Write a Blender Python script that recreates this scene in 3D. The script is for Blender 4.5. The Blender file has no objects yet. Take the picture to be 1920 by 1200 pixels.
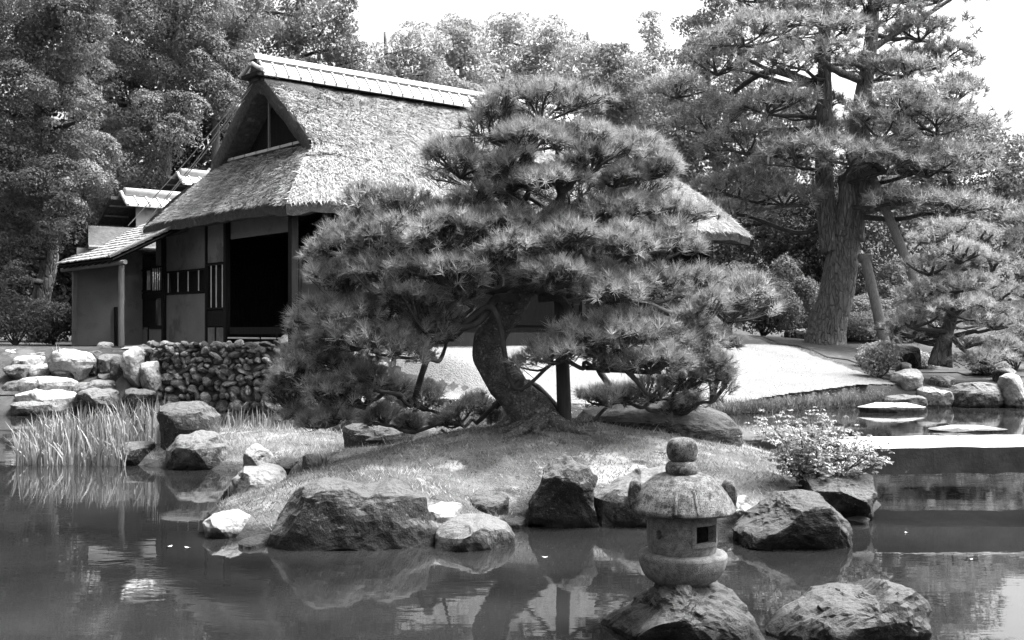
import bpy, bmesh, math, random
import numpy as np
from mathutils import Vector, Matrix

# ------------------------------------------------------------------ camera, sky, sun, exposure
SC = bpy.context.scene
COL = SC.collection
FPX = 40.0 / 36.0 * 1920.0        # focal length in photo pixels
CAM_H = 1.9                       # eye height above the pond
HOR = 620.0                       # horizon row in the photo

cam_d = bpy.data.cameras.new("camera"); cam = bpy.data.objects.new("camera", cam_d); COL.objects.link(cam)
cam_d.lens = 40.0; cam_d.sensor_width = 36.0; cam_d.sensor_fit = 'HORIZONTAL'
cam_d.shift_y = (HOR - 600.0) / 1920.0
cam_d.clip_start = 0.1; cam_d.clip_end = 4000.0
cam.location = (0, 0, CAM_H); cam.rotation_euler = (math.radians(90), 0, 0)
SC.camera = cam

SUN_AZ, SUN_EL = math.radians(80), math.radians(62)      # azimuth from +Y towards +X
world = bpy.data.worlds.new("World"); SC.world = world; world.use_nodes = True
wn = world.node_tree.nodes; wl = world.node_tree.links; wn.clear()
sky = wn.new('ShaderNodeTexSky'); sky.sky_type = 'NISHITA'; sky.sun_disc = False
sky.sun_elevation = SUN_EL; sky.sun_rotation = SUN_AZ
sky.air_density = 1.0; sky.dust_density = 8.0; sky.ozone_density = 1.0
bw = wn.new('ShaderNodeSeparateColor')    # black-and-white film: one channel of the hazy sky
bgn = wn.new('ShaderNodeBackground'); wout = wn.new('ShaderNodeOutputWorld')
bgn.inputs['Strength'].default_value = 0.075
wl.new(sky.outputs[0], bw.inputs[0]); wl.new(bw.outputs[0], bgn.inputs['Color']); wl.new(bgn.outputs[0], wout.inputs[0])

sun_d = bpy.data.lights.new("sun", 'SUN'); sun_d.energy = 1.5; sun_d.angle = math.radians(24); sun_d.color = (1, 1, 1)
sun = bpy.data.objects.new("sun", sun_d); COL.objects.link(sun)
sdir = Vector((math.cos(SUN_EL) * math.sin(SUN_AZ), math.cos(SUN_EL) * math.cos(SUN_AZ), math.sin(SUN_EL)))
sun.rotation_euler = sdir.to_track_quat('Z', 'Y').to_euler(); sun.location = (20, 10, 40)

SC.view_settings.view_transform = 'Standard'; SC.view_settings.look = 'None'
SC.view_settings.gamma = 1.0; SC.view_settings.exposure = 3.2
SC.render.engine = 'CYCLES'
SC.cycles.use_denoising = True
SC.cycles.max_bounces = 6; SC.cycles.diffuse_bounces = 3; SC.cycles.glossy_bounces = 3
SC.cycles.transmission_bounces = 3; SC.cycles.transparent_max_bounces = 6
SC.cycles.caustics_reflective = False; SC.cycles.caustics_refractive = False

# ------------------------------------------------------------------ helpers
R0 = np.random.default_rng(11)
def P(px, py, d):
    """the point that lies d metres away at a place of the photo"""
    return np.array([(px - 960.0) / FPX * d, d, CAM_H - (py - HOR) / FPX * d])
def PX(px, d): return (px - 960.0) / FPX * d
def unit(a):
    a = np.asarray(a, float); return a / (np.linalg.norm(a, axis=-1, keepdims=True) + 1e-12)

def _hash(ix, iy, iz, seed):
    h = (ix.astype(np.uint32) * np.uint32(374761393) + iy.astype(np.uint32) * np.uint32(668265263)
         + iz.astype(np.uint32) * np.uint32(2147483647) + np.uint32((seed * 974711 + 13) & 0xffffffff))
    h = (h ^ (h >> np.uint32(13))) * np.uint32(1274126177)
    h = h ^ (h >> np.uint32(16))
    return (h & np.uint32(0xffff)).astype(np.float64) / 65535.0
def vnoise(p, seed=0):
    """value noise in -1..1 for an (n,3) array"""
    p = np.asarray(p, float); i = np.floor(p).astype(np.int64); f = p - i
    f = f * f * f * (f * (f * 6 - 15) + 10)
    out = 0
    for dx in (0, 1):
        for dy in (0, 1):
            for dz in (0, 1):
                w = (f[:, 0] if dx else 1 - f[:, 0]) * (f[:, 1] if dy else 1 - f[:, 1]) * (f[:, 2] if dz else 1 - f[:, 2])
                out = out + w * _hash(i[:, 0] + dx, i[:, 1] + dy, i[:, 2] + dz, seed)
    return out * 2 - 1
def fbm(p, octv=4, seed=0, gain=0.5):
    s = 0; a = 1; t = 0; p = np.asarray(p, float)
    for k in range(octv):
        s = s + a * vnoise(p * (2.03 ** k) + 17.3 * k, seed + k); t += a; a *= gain
    return s / t
def sstep(a, b, x):
    t = np.clip((np.asarray(x, float) - a) / (b - a), 0, 1); return t * t * (3 - 2 * t)

def mesh_np(name, V, Fs, smooth=False):
    me = bpy.data.meshes.new(name)
    V = np.asarray(V, np.float32).reshape(-1, 3)
    if isinstance(Fs, np.ndarray): Fs = [Fs]
    Fs = [np.asarray(f, np.int32) for f in Fs if len(f)]
    loops = np.concatenate([f.ravel() for f in Fs])
    tot = np.concatenate([np.full(len(f), f.shape[1], np.int32) for f in Fs])
    start = np.concatenate([[0], np.cumsum(tot)[:-1]]).astype(np.int32)
    me.vertices.add(len(V)); me.vertices.foreach_set('co', V.ravel())
    me.loops.add(len(loops)); me.loops.foreach_set('vertex_index', loops)
    me.polygons.add(len(tot)); me.polygons.foreach_set('loop_start', start)
    me.polygons.foreach_set('use_smooth', np.full(len(tot), bool(smooth)))
    me.update(calc_edges=True); me.validate()
    return me
def link(name, me, mat, parent=None, loc=(0, 0, 0)):
    o = bpy.data.objects.new(name, me); COL.objects.link(o)
    if mat is not None and me is not None and not me.materials: me.materials.append(mat)
    o.location = loc
    if parent is not None: o.parent = parent
    return o
def tag(o, label=None, cat=None, group=None, kind=None):
    if label: o['label'] = label
    if cat: o['category'] = cat
    if group: o['group'] = group
    if kind: o['kind'] = kind
    return o

class MB:
    """collects shapes; build() links them as one mesh object"""
    def __init__(s): s.V = []; s.T = []; s.Q = []; s.n = 0
    def add(s, V, T=None, Q=None):
        V = np.asarray(V, float).reshape(-1, 3); s.V.append(V)
        if T is not None and len(T): s.T.append(np.asarray(T, int) + s.n)
        if Q is not None and len(Q): s.Q.append(np.asarray(Q, int) + s.n)
        s.n += len(V); return s
    def box(s, c, sz, ax=None):
        c = np.asarray(c, float); h = np.asarray(sz, float) / 2
        ax = np.eye(3) if ax is None else np.asarray(ax, float)
        k = np.array([[x, y, z] for x in (-1, 1) for y in (-1, 1) for z in (-1, 1)], float)
        V = c + (k * h) @ ax
        Q = [[0, 1, 3, 2], [4, 6, 7, 5], [0, 4, 5, 1], [2, 3, 7, 6], [0, 2, 6, 4], [1, 5, 7, 3]]
        return s.add(V, Q=Q)
    def bar(s, a, b, w, h, up=(0, 0, 1)):
        a = np.asarray(a, float); b = np.asarray(b, float); d = b - a; L = np.linalg.norm(d); x = d / L
        y = np.cross(up, x); y = y / (np.linalg.norm(y) + 1e-9); z = np.cross(x, y)
        return s.box((a + b) / 2, (L, w, h), np.array([x, y, z]))
    def tube(s, pts, rad, n=8, cap=True, wob=0.0, seed=0):
        pts = np.asarray(pts, float); m = len(pts); rad = np.broadcast_to(np.asarray(rad, float), (m,))
        t = np.gradient(pts, axis=0); t = unit(t)
        ref = np.array([0.3, 0.9, 0.2]) if abs(t[0] @ np.array([0.3, 0.9, 0.2])) < .9 else np.array([1., 0, 0])
        nx = unit(np.cross(t[0], ref)); V = []
        for i in range(m):
            nx = unit(nx - (nx @ t[i]) * t[i]); ny = np.cross(t[i], nx)
            a = np.arange(n) / n * 2 * np.pi
            V.append(pts[i] + rad[i] * (np.cos(a)[:, None] * nx + np.sin(a)[:, None] * ny))
        V = np.concatenate(V)
        if wob:
            c = np.repeat(pts, n, axis=0); r = np.repeat(rad, n)
            k = 1 + wob * fbm(V / max(float(rad.max()), 1e-3) * 1.1, 3, seed)
            V = c + (V - c) * k[:, None]
        i = np.arange(m - 1)[:, None] * n; j = np.arange(n)[None]; j2 = (j + 1) % n
        Q = np.stack([i + j, i + j2, i + n + j2, i + n + j], -1).reshape(-1, 4)
        T = []
        if cap:
            V = np.concatenate([V, pts[:1], pts[-1:]]); c0 = m * n; c1 = c0 + 1
            for k in range(n):
                T.append([c0, (k + 1) % n, k]); T.append([c1, (m - 1) * n + k, (m - 1) * n + (k + 1) % n])
        return s.add(V, T=T, Q=Q)
    def lathe(s, prof, c=(0, 0, 0), n=32):
        """prof: list of (radius, z)"""
        prof = np.asarray(prof, float); m = len(prof); a = np.arange(n) / n * 2 * np.pi
        V = np.stack([prof[:, 0][:, None] * np.cos(a), prof[:, 0][:, None] * np.sin(a), np.repeat(prof[:, 1][:, None], n, 1)], -1).reshape(-1, 3)
        i = np.arange(m - 1)[:, None] * n; j = np.arange(n)[None]; j2 = (j + 1) % n
        Q = np.stack([i + j, i + j2, i + n + j2, i + n + j], -1).reshape(-1, 4)
        return s.add(V + np.asarray(c, float), Q=Q)
    def grid(s, G):
        """G: (a,b,3) array of points"""
        a, b = G.shape[:2]; i = np.arange(a - 1)[:, None] * b; j = np.arange(b - 1)[None]
        Q = np.stack([i + j, i + j + 1, i + b + j + 1, i + b + j], -1).reshape(-1, 4)
        return s.add(G.reshape(-1, 3), Q=Q)
    def arrays(s):
        V = np.concatenate(s.V); Fs = []
        if s.T: Fs.append(np.concatenate(s.T))
        if s.Q: Fs.append(np.concatenate(s.Q))
        return V, Fs
    def mesh(s, name, off=(0, 0, 0), smooth=False):
        V, Fs = s.arrays(); return mesh_np(name, V - np.asarray(off, float), Fs, smooth)

class Thing:
    """an Empty at the thing's base; parts are given in world coordinates"""
    def __init__(s, name, label, cat, loc, group=None):
        s.loc = np.asarray(loc, float); s.o = bpy.data.objects.new(name, None); COL.objects.link(s.o)
        s.o.location = s.loc; s.o.empty_display_size = 0.2; tag(s.o, label, cat, group)
    def part(s, name, mb, mat, parent=None, smooth=False, label=None, kind=None):
        if isinstance(mb, MB): me = mb.mesh(name, s.loc, smooth)
        else: me = mesh_np(name, np.asarray(mb[0], float) - s.loc, mb[1], smooth)
        o = link(name, me, mat, parent or s.o); tag(o, label, kind=kind); return o
def single(name, mb, mat, label, cat, base, group=None, smooth=False, kind=None):
    base = np.asarray(base, float)
    me = mb.mesh(name, base, smooth) if isinstance(mb, MB) else mesh_np(name, np.asarray(mb[0], float) - base, mb[1], smooth)
    o = link(name, me, mat, None, base); tag(o, label, cat, group, kind); return o
def structure(name, mb, mat, smooth=False, parent=None):
    me = mb.mesh(name, (0, 0, 0), smooth) if isinstance(mb, MB) else mesh_np(name, mb[0], mb[1], smooth)
    o = link(name, me, mat, parent)
    if parent is None: o['kind'] = 'structure'
    return o

def smooth_path(pts, n):
    """Catmull-Rom through pts"""
    pts = np.asarray(pts, float); m = len(pts)
    q = np.concatenate([[2 * pts[0] - pts[1]], pts, [2 * pts[-1] - pts[-2]]])
    u = np.linspace(0, m - 1 - 1e-6, n); i = u.astype(int); t = (u - i)[:, None]
    a, b, c, d = q[i], q[i + 1], q[i + 2], q[i + 3]
    return 0.5 * ((2 * b) + (-a + c) * t + (2 * a - 5 * b + 4 * c - d) * t * t + (-a + 3 * b - 3 * c + d) * t ** 3)

# ------------------------------------------------------------------ materials (a black-and-white photograph: greys only)
def g3(v): return (v, v, v, 1.0)
def material(name, lo, hi, scale=4.0, rough=0.85, bump=0.0, bscale=None, detail=6.0, bias=0.5, spec=0.3,
             stretch=None, speck=None, trans=0.0, rand=0.0, orand=0.0, tone=False, wet=None, patch=None, top=None, bdist=0.02, vor=None, pos=(0.25, 0.75)):
    m = bpy.data.materials.new(name); m.use_nodes = True
    nt = m.node_tree; N = nt.nodes; L = nt.links; N.clear()
    out = N.new('ShaderNodeOutputMaterial'); bs = N.new('ShaderNodeBsdfPrincipled')
    bs.inputs['Roughness'].default_value = rough; bs.inputs['Specular IOR Level'].default_value = spec
    tc = N.new('ShaderNodeTexCoord'); oi = N.new('ShaderNodeObjectInfo')
    mp = N.new('ShaderNodeMapping'); L.new(tc.outputs['Object'], mp.inputs['Vector'])
    if stretch: mp.inputs['Scale'].default_value = stretch
    add = N.new('ShaderNodeVectorMath'); add.operation = 'ADD'
    mul = N.new('ShaderNodeMath'); mul.operation = 'MULTIPLY'; mul.inputs[1].default_value = 37.0
    L.new(oi.outputs['Random'], mul.inputs[0]); L.new(mp.outputs[0], add.inputs[0]); L.new(mul.outputs[0], add.inputs[1])
    vec = add.outputs[0]
    nz = N.new('ShaderNodeTexNoise'); nz.inputs['Scale'].default_value = scale; nz.inputs['Detail'].default_value = detail
    nz.inputs['Roughness'].default_value = 0.62; L.new(vec, nz.inputs['Vector'])
    rp = N.new('ShaderNodeValToRGB'); rp.color_ramp.elements[0].position = pos[0]; rp.color_ramp.elements[1].position = pos[1]
    rp.color_ramp.elements[0].color = g3(lo); rp.color_ramp.elements[1].color = g3(hi)
    L.new(nz.outputs['Fac'], rp.inputs[0]); col = rp.outputs[0]
    def mix(a, b, fac, mode='MIX'):
        mx = N.new('ShaderNodeMix'); mx.data_type = 'RGBA'; mx.blend_type = mode
        L.new(a, mx.inputs[6])
        if isinstance(b, float): mx.inputs[7].default_value = g3(b)
        else: L.new(b, mx.inputs[7])
        if isinstance(fac, float): mx.inputs[0].default_value = fac
        else: L.new(fac, mx.inputs[0])
        return mx.outputs[2]
    if patch:          # (scale, value, threshold): lichen or dirt patches with a shape of their own
        for (ps, pv, th) in patch:
            n2 = N.new('ShaderNodeTexNoise'); n2.inputs['Scale'].default_value = ps; n2.inputs['Detail'].default_value = 8
            n2.inputs['Roughness'].default_value = .65
            L.new(vec, n2.inputs['Vector'])
            r2 = N.new('ShaderNodeValToRGB'); r2.color_ramp.elements[0].position = th; r2.color_ramp.elements[1].position = th + .07
            L.new(n2.outputs['Fac'], r2.inputs[0]); col = mix(col, float(pv), r2.outputs[0])
    if speck:          # (scale, value, threshold)
        vo = N.new('ShaderNodeTexNoise'); vo.inputs['Scale'].default_value = speck[0]; vo.inputs['Detail'].default_value = 2
        L.new(vec, vo.inputs['Vector'])
        r3 = N.new('ShaderNodeValToRGB'); r3.color_ramp.elements[0].position = speck[2]; r3.color_ramp.elements[1].position = speck[2] + .1
        L.new(vo.outputs['Fac'], r3.inputs[0]); col = mix(col, float(speck[1]), r3.outputs[0])
    if top:            # upward faces painted paler to imitate light from above, edges broken by noise
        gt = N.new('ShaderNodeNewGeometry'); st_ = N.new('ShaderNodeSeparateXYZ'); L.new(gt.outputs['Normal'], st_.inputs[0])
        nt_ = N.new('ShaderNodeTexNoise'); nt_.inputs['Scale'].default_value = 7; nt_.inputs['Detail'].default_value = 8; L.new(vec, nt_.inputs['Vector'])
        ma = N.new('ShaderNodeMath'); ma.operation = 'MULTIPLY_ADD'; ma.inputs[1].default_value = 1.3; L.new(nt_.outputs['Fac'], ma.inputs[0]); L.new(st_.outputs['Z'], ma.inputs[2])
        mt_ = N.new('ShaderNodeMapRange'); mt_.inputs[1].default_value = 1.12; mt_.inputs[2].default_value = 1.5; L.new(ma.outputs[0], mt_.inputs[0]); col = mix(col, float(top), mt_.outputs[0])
    if rand:
        mr = N.new('ShaderNodeMapRange'); mr.inputs[3].default_value = 1 - rand; mr.inputs[4].default_value = 1 + rand
        geo = N.new('ShaderNodeNewGeometry')
        L.new(geo.outputs['Random Per Island'], mr.inputs[0]); col = mix(col, mr.outputs[0], 1.0, 'MULTIPLY')
    if tone:
        at = N.new('ShaderNodeAttribute'); at.attribute_name = 'tone'; col = mix(col, at.outputs['Fac'], 1.0, 'MULTIPLY')
    if orand:
        mo = N.new('ShaderNodeMapRange'); mo.inputs[3].default_value = 1 - orand; mo.inputs[4].default_value = 1 + orand
        L.new(oi.outputs['Random'], mo.inputs[0]); col = mix(col, mo.outputs[0], 1.0, 'MULTIPLY')
    if wet:            # wet algae band just above the pond's surface
        geo2 = N.new('ShaderNodeNewGeometry'); sp = N.new('ShaderNodeSeparateXYZ'); L.new(geo2.outputs['Position'], sp.inputs[0])
        ad = N.new('ShaderNodeMath'); ad.operation = 'MULTIPLY_ADD'; ad.inputs[1].default_value = 0.12; L.new(nz.outputs['Fac'], ad.inputs[0]); L.new(sp.outputs['Z'], ad.inputs[2])
        mr2 = N.new('ShaderNodeMapRange'); mr2.inputs[1].default_value = wet + .06; mr2.inputs[2].default_value = wet + .10; mr2.inputs[3].default_value = 0.3; mr2.inputs[4].default_value = 1.0
        L.new(ad.outputs[0], mr2.inputs[0]); col = mix(col, mr2.outputs[0], 1.0, 'MULTIPLY')
    L.new(col, bs.inputs['Base Color'])
    if bump:
        bn = N.new('ShaderNodeTexNoise'); bn.inputs['Scale'].default_value = bscale or scale * 3; bn.inputs['Detail'].default_value = 9
        bn.inputs['Roughness'].default_value = 0.68; L.new(vec, bn.inputs['Vector'])
        hgt = bn.outputs['Fac']
        if vor:
            vv = N.new('ShaderNodeTexVoronoi'); vv.feature = 'DISTANCE_TO_EDGE'; vv.inputs['Scale'].default_value = vor
            dn = N.new('ShaderNodeTexNoise'); dn.inputs['Scale'].default_value = vor * .5; dn.inputs['Detail'].default_value = 4; L.new(vec, dn.inputs['Vector'])
            dm = N.new('ShaderNodeVectorMath'); dm.operation = 'MULTIPLY_ADD'; dm.inputs[1].default_value = (1.1 / vor,) * 3; L.new(dn.outputs['Color'], dm.inputs[0]); L.new(vec, dm.inputs[2])
            L.new(dm.outputs[0], vv.inputs['Vector'])
            cl = N.new('ShaderNodeMapRange'); cl.inputs[1].default_value = 0; cl.inputs[2].default_value = .12; L.new(vv.outputs['Distance'], cl.inputs[0])
            ad2 = N.new('ShaderNodeMath'); ad2.operation = 'MULTIPLY_ADD'; ad2.inputs[1].default_value = 0.8
            L.new(cl.outputs[0], ad2.inputs[0]); L.new(hgt, ad2.inputs[2]); hgt = ad2.outputs[0]
        bu = N.new('ShaderNodeBump'); bu.inputs['Strength'].default_value = bump; bu.inputs['Distance'].default_value = bdist
        L.new(hgt, bu.inputs['Height']); L.new(bu.outputs[0], bs.inputs['Normal'])
    if trans:
        tr = N.new('ShaderNodeBsdfTranslucent'); L.new(col, tr.inputs['Color'])
        ms = N.new('ShaderNodeMixShader'); ms.inputs[0].default_value = trans
        L.new(bs.outputs[0], ms.inputs[1]); L.new(tr.outputs[0], ms.inputs[2]); L.new(ms.outputs[0], out.inputs[0])
    else: L.new(bs.outputs[0], out.inputs[0])
    return m

M = {}
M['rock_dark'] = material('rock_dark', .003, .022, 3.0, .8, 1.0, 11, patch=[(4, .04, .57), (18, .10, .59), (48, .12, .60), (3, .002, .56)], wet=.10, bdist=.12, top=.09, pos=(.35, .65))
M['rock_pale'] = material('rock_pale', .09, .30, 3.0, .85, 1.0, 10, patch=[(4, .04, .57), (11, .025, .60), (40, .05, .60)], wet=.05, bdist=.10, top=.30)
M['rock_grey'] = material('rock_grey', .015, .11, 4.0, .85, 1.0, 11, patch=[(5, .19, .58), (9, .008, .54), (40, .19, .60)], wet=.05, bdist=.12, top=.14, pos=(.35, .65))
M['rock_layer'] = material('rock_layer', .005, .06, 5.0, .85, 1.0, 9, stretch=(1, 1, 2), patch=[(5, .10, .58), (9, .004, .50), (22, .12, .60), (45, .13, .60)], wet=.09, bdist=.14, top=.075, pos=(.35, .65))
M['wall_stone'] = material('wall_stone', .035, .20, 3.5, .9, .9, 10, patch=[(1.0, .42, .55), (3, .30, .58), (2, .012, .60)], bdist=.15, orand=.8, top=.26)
M['granite'] = material('granite', .04, .18, 22.0, .95, 1.0, 150, speck=(150, .012, .52), patch=[(14, .025, .55), (60, .22, .60)], bdist=.016, pos=(.35, .65))
M['granite_clean'] = material('granite_clean', .075, .17, 26.0, .95, 1.0, 160, speck=(190, .025, .56), patch=[(60, .19, .60)], bdist=.012, pos=(.35, .65))
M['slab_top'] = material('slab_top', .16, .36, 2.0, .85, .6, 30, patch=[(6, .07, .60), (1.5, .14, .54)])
M['slab_side'] = material('slab_side', .02, .055, 5.0, .9, .5, 20, patch=[(9, .14, .66)])  # same stone as the slab top, darkened to imitate shade on its side
M['soil'] = material('soil', .012, .05, 2.5, .95, .8, 14, patch=[(1.2, .07, .58)])
M['moss'] = material('moss', .04, .15, 1.5, .95, 1.0, 26, patch=[(1.6, .23, .54), (5, .025, .58)], bdist=.06, wet=.08, pos=(.35, .65))
M['moss_blade'] = material('moss_blade', .06, .27, 1.6, .9, trans=.3, rand=.5, pos=(.38, .62))
M['lawn'] = material('lawn', .10, .17, .6, .95, 1.0, 25, patch=[(1.1, .19, .58), (4.5, .12, .60)], bdist=.05)
M['lawn_blade'] = material('lawn_blade', .15, .28, 1.0, .9, trans=.3, rand=.4)
M['sand'] = material('sand', .18, .28, 2.0, .95, .3, 40)
M['thatch'] = material('thatch', .035, .26, 12, .95, 1.0, 26, stretch=(1, 1, .5), patch=[(1.0, .22, .58), (.6, .10, .62)], bdist=.06)
M['straw'] = material('straw', .11, .30, 2.5, .9, rand=.6, patch=[(.8, .12, .58)])
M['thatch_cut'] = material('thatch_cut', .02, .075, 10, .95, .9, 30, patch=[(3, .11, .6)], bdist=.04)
M['tile'] = material('tile', .24, .42, 3, .5, .3, 20, spec=.4, patch=[(7, .13, .62)])
M['tile_dark'] = material('tile_dark', .03, .06, 4, .7, .2)
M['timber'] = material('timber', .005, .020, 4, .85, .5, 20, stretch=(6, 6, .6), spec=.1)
M['timber_grey'] = material('timber_grey', .06, .18, 5, .85, .6, 24, stretch=(7, 7, .5))
M['plaster'] = material('plaster', .11, .16, 1.5, .95, .2, 30, patch=[(.8, .085, .55), (2.5, .09, .64)])
M['paper'] = material('paper', .16, .22, 2, .9)
M['bamboo'] = material('bamboo', .40, .60, 6, .5, .1)
M['shingle'] = material('shingle', .09, .24, 9, .9, .8, 30, stretch=(1, 1, 1))
M['shingle_shaded'] = material('shingle_shaded', .02, .07, 9, .9, .8, 30)  # shingle colour darkened to imitate tree shade on the annex roofs
M['bark'] = material('bark', .035, .16, 9, .95, 1.0, 26, vor=24, bdist=.05, patch=[(14, .26, .58)])
M['bark_far'] = material('bark_far', .045, .19, 5, .95, 1.0, 8, vor=5, stretch=(1.6, 1.6, .4), bdist=.10, patch=[(9, .26, .60)])
M['twig'] = material('twig', .018, .06, 8, .9)
M['pole_dark'] = material('pole_dark', .012, .04, 6, .8, .3, 20, stretch=(5, 5, .5))
M['needle'] = material('needle', .16, .34, 2.2, .75, trans=.38, rand=.3, spec=.25, tone=True)
M['needle_far'] = material('needle_far', .16, .36, .8, .8, trans=.38, rand=.3, spec=.2, tone=True)
M['needle_pale'] = material('needle_pale', .18, .40, .8, .8, trans=.38, rand=.3, spec=.2, tone=True)
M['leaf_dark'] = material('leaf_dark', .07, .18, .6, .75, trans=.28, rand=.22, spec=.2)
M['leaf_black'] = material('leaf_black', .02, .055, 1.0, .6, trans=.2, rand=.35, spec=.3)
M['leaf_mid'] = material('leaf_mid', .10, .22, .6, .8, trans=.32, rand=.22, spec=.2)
M['leaf_hazed'] = material('leaf_hazed', .22, .34, .4, .8, trans=.48, rand=.2, spec=.2)  # leaves painted pale to imitate haze over the distant trees
M['leaf_shrub'] = material('leaf_shrub', .14, .34, 4, .5, trans=.25, rand=.5, spec=.5)
M['iris'] = material('iris', .06, .26, 2, .6, trans=.3, rand=.6, spec=.4)
M['petal'] = material('petal', .30, .45, 3, .6)

def water_material():
    m = bpy.data.materials.new('water'); m.use_nodes = True; nt = m.node_tree; N = nt.nodes; L = nt.links
    bs = N['Principled BSDF']; bs.inputs['Base Color'].default_value = g3(.028); bs.inputs['Roughness'].default_value = .015
    bs.inputs['IOR'].default_value = 1.42; bs.inputs['Specular IOR Level'].default_value = .5
    tc = N.new('ShaderNodeTexCoord'); mp = N.new('ShaderNodeMapping'); mp.inputs['Scale'].default_value = (.55, 1.3, 1)
    L.new(tc.outputs['Object'], mp.inputs[0])
    n1 = N.new('ShaderNodeTexNoise'); n1.inputs['Scale'].default_value = 2.2; n1.inputs['Detail'].default_value = 3; L.new(mp.outputs[0], n1.inputs[0])
    n2 = N.new('ShaderNodeTexNoise'); n2.inputs['Scale'].default_value = 14; n2.inputs['Detail'].default_value = 2; L.new(mp.outputs[0], n2.inputs[0])
    mx = N.new('ShaderNodeMath'); mx.operation = 'MULTIPLY_ADD'; mx.inputs[1].default_value = .10; L.new(n2.outputs['Fac'], mx.inputs[0]); L.new(n1.outputs['Fac'], mx.inputs[2])
    bu = N.new('ShaderNodeBump'); bu.inputs['Strength'].default_value = .08; bu.inputs['Distance'].default_value = .02
    L.new(mx.outputs[0], bu.inputs['Height']); L.new(bu.outputs[0], bs.inputs['Normal'])
    # silt drifting in the pond
    n3 = N.new('ShaderNodeTexNoise'); n3.inputs['Scale'].default_value = .5; n3.inputs['Detail'].default_value = 6; L.new(tc.outputs['Object'], n3.inputs[0])
    rp = N.new('ShaderNodeValToRGB'); rp.color_ramp.elements[0].position = .3; rp.color_ramp.elements[1].position = .7
    rp.color_ramp.elements[0].color = g3(.004); rp.color_ramp.elements[1].color = g3(.017); L.new(n3.outputs['Fac'], rp.inputs[0]); L.new(rp.outputs[0], bs.inputs['Base Color'])
    return m
M['water'] = water_material()
# ------------------------------------------------------------------ the ground, the pond and the island
def poly_sd(x, y, poly):
    """signed distance to a closed polygon, positive inside"""
    x = np.asarray(x, float).ravel(); y = np.asarray(y, float).ravel(); poly = np.asarray(poly, float)
    best = np.full(x.shape, 1e9); ins = np.zeros(x.shape, bool)
    for a, b in zip(poly, np.roll(poly, -1, 0)):
        e = b - a; t = np.clip(((x - a[0]) * e[0] + (y - a[1]) * e[1]) / (e @ e + 1e-12), 0, 1)
        best = np.minimum(best, np.hypot(x - a[0] - t * e[0], y - a[1] - t * e[1]))
        c = ((a[1] > y) != (b[1] > y)); den = (b[1] - a[1]) if abs(b[1] - a[1]) > 1e-9 else 1e-9
        ins ^= c & (x < (b[0] - a[0]) * (y - a[1]) / den + a[0])
    return np.where(ins, best, -best)

POND = [(-34, 2.5), (-30, 14), (-22, 21), (-15, 24), (-11.6, 25.6), (-9.0, 26.4), (-8.7, 27.25), (-7.2, 27.05), (-5.6, 26.9), (-4.4, 27.05), (-3.1, 27.4), (-2.7, 26.4), (-1.5, 26.2),
        (0.5, 25.5), (2.5, 25.2), (4.0, 25.4), (5.4, 26.2), (7.2, 27.4), (8.8, 28.6), (10.6, 28.6), (12.6, 28.4), (14.2, 26.5), (14.5, 22), (12.5, 18), (9.4, 15),
        (8.4, 12.5), (9.4, 10), (13, 6), (18, 2.5), (6, 1.4), (-10, 1.6)]
def land_z(x, y):
    x = np.asarray(x, float); y = np.asarray(y, float)
    terr = 1.45 - 1.15 * sstep(-8.4, -9.6, x) * (1 - sstep(25.6, 29.2, y))
    lawn = .24 + 1.46 * np.clip((y - 26.0) / 15.0, 0, 1) ** .9
    right = .28 + 1.25 * np.clip((y - 27.5) / 14, 0, 1)
    t = sstep(-5.2, -2.0, x + (y - 27) * .0); r = sstep(8.5, 11.5, x)
    back = sstep(30, 34, y) * (1 - t)
    z = terr * (1 - t) + lawn * t
    z = z * (1 - r) + right * r
    near = sstep(14, 8, y)
    z = z * (1 - near) + .45 * near
    hu = (x + 5.08) * .766 + (y - 25.8) * .643; hv = -(x + 5.08) * .643 + (y - 25.8) * .766      # level ground under the house
    do = np.hypot(np.clip(np.maximum(-hu, hu - 16.4), 0, 99), np.clip(np.maximum(.1 - hv, hv - 12), 0, 99)); kh = sstep(2.6, .4, do) * sstep(26.9, 27.6, y)
    z = z * (1 - kh) + np.maximum(z, 1.45) * kh
    far = np.clip(y - 50, 0, 1e9)
    z = z + 16 * sstep(0, 75, far) + .05 * fbm(np.stack([x * .35, y * .35, 0 * x], -1).reshape(-1, 3), 3, 5).reshape(x.shape)
    return z
def build_ground():
    xs = np.concatenate([-np.geomspace(900, 17, 22)[:-1], np.arange(-16.8, 18.6, .28), np.geomspace(19, 900, 22)])
    ys = np.concatenate([-np.geomspace(600, 4, 10), np.arange(-3, 17, 1.0), np.arange(17.2, 50, .28), np.geomspace(50.5, 1500, 34)])
    X, Y = np.meshgrid(xs, ys, indexing='ij')
    sd = poly_sd(X, Y, POND).reshape(X.shape)
    wob = .18 * fbm(np.stack([X * .9, Y * .9, 0 * X], -1).reshape(-1, 3), 3, 9).reshape(X.shape)
    Z = land_z(X, Y); k = sstep(-.12, .30, sd + wob * .6)
    Z = Z * (1 - k) + (-.7) * k
    mb = MB(); mb.grid(np.stack([X, Y, Z], -1))
    return structure('ground', mb, M['soil'], True)
ground = build_ground()

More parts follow.
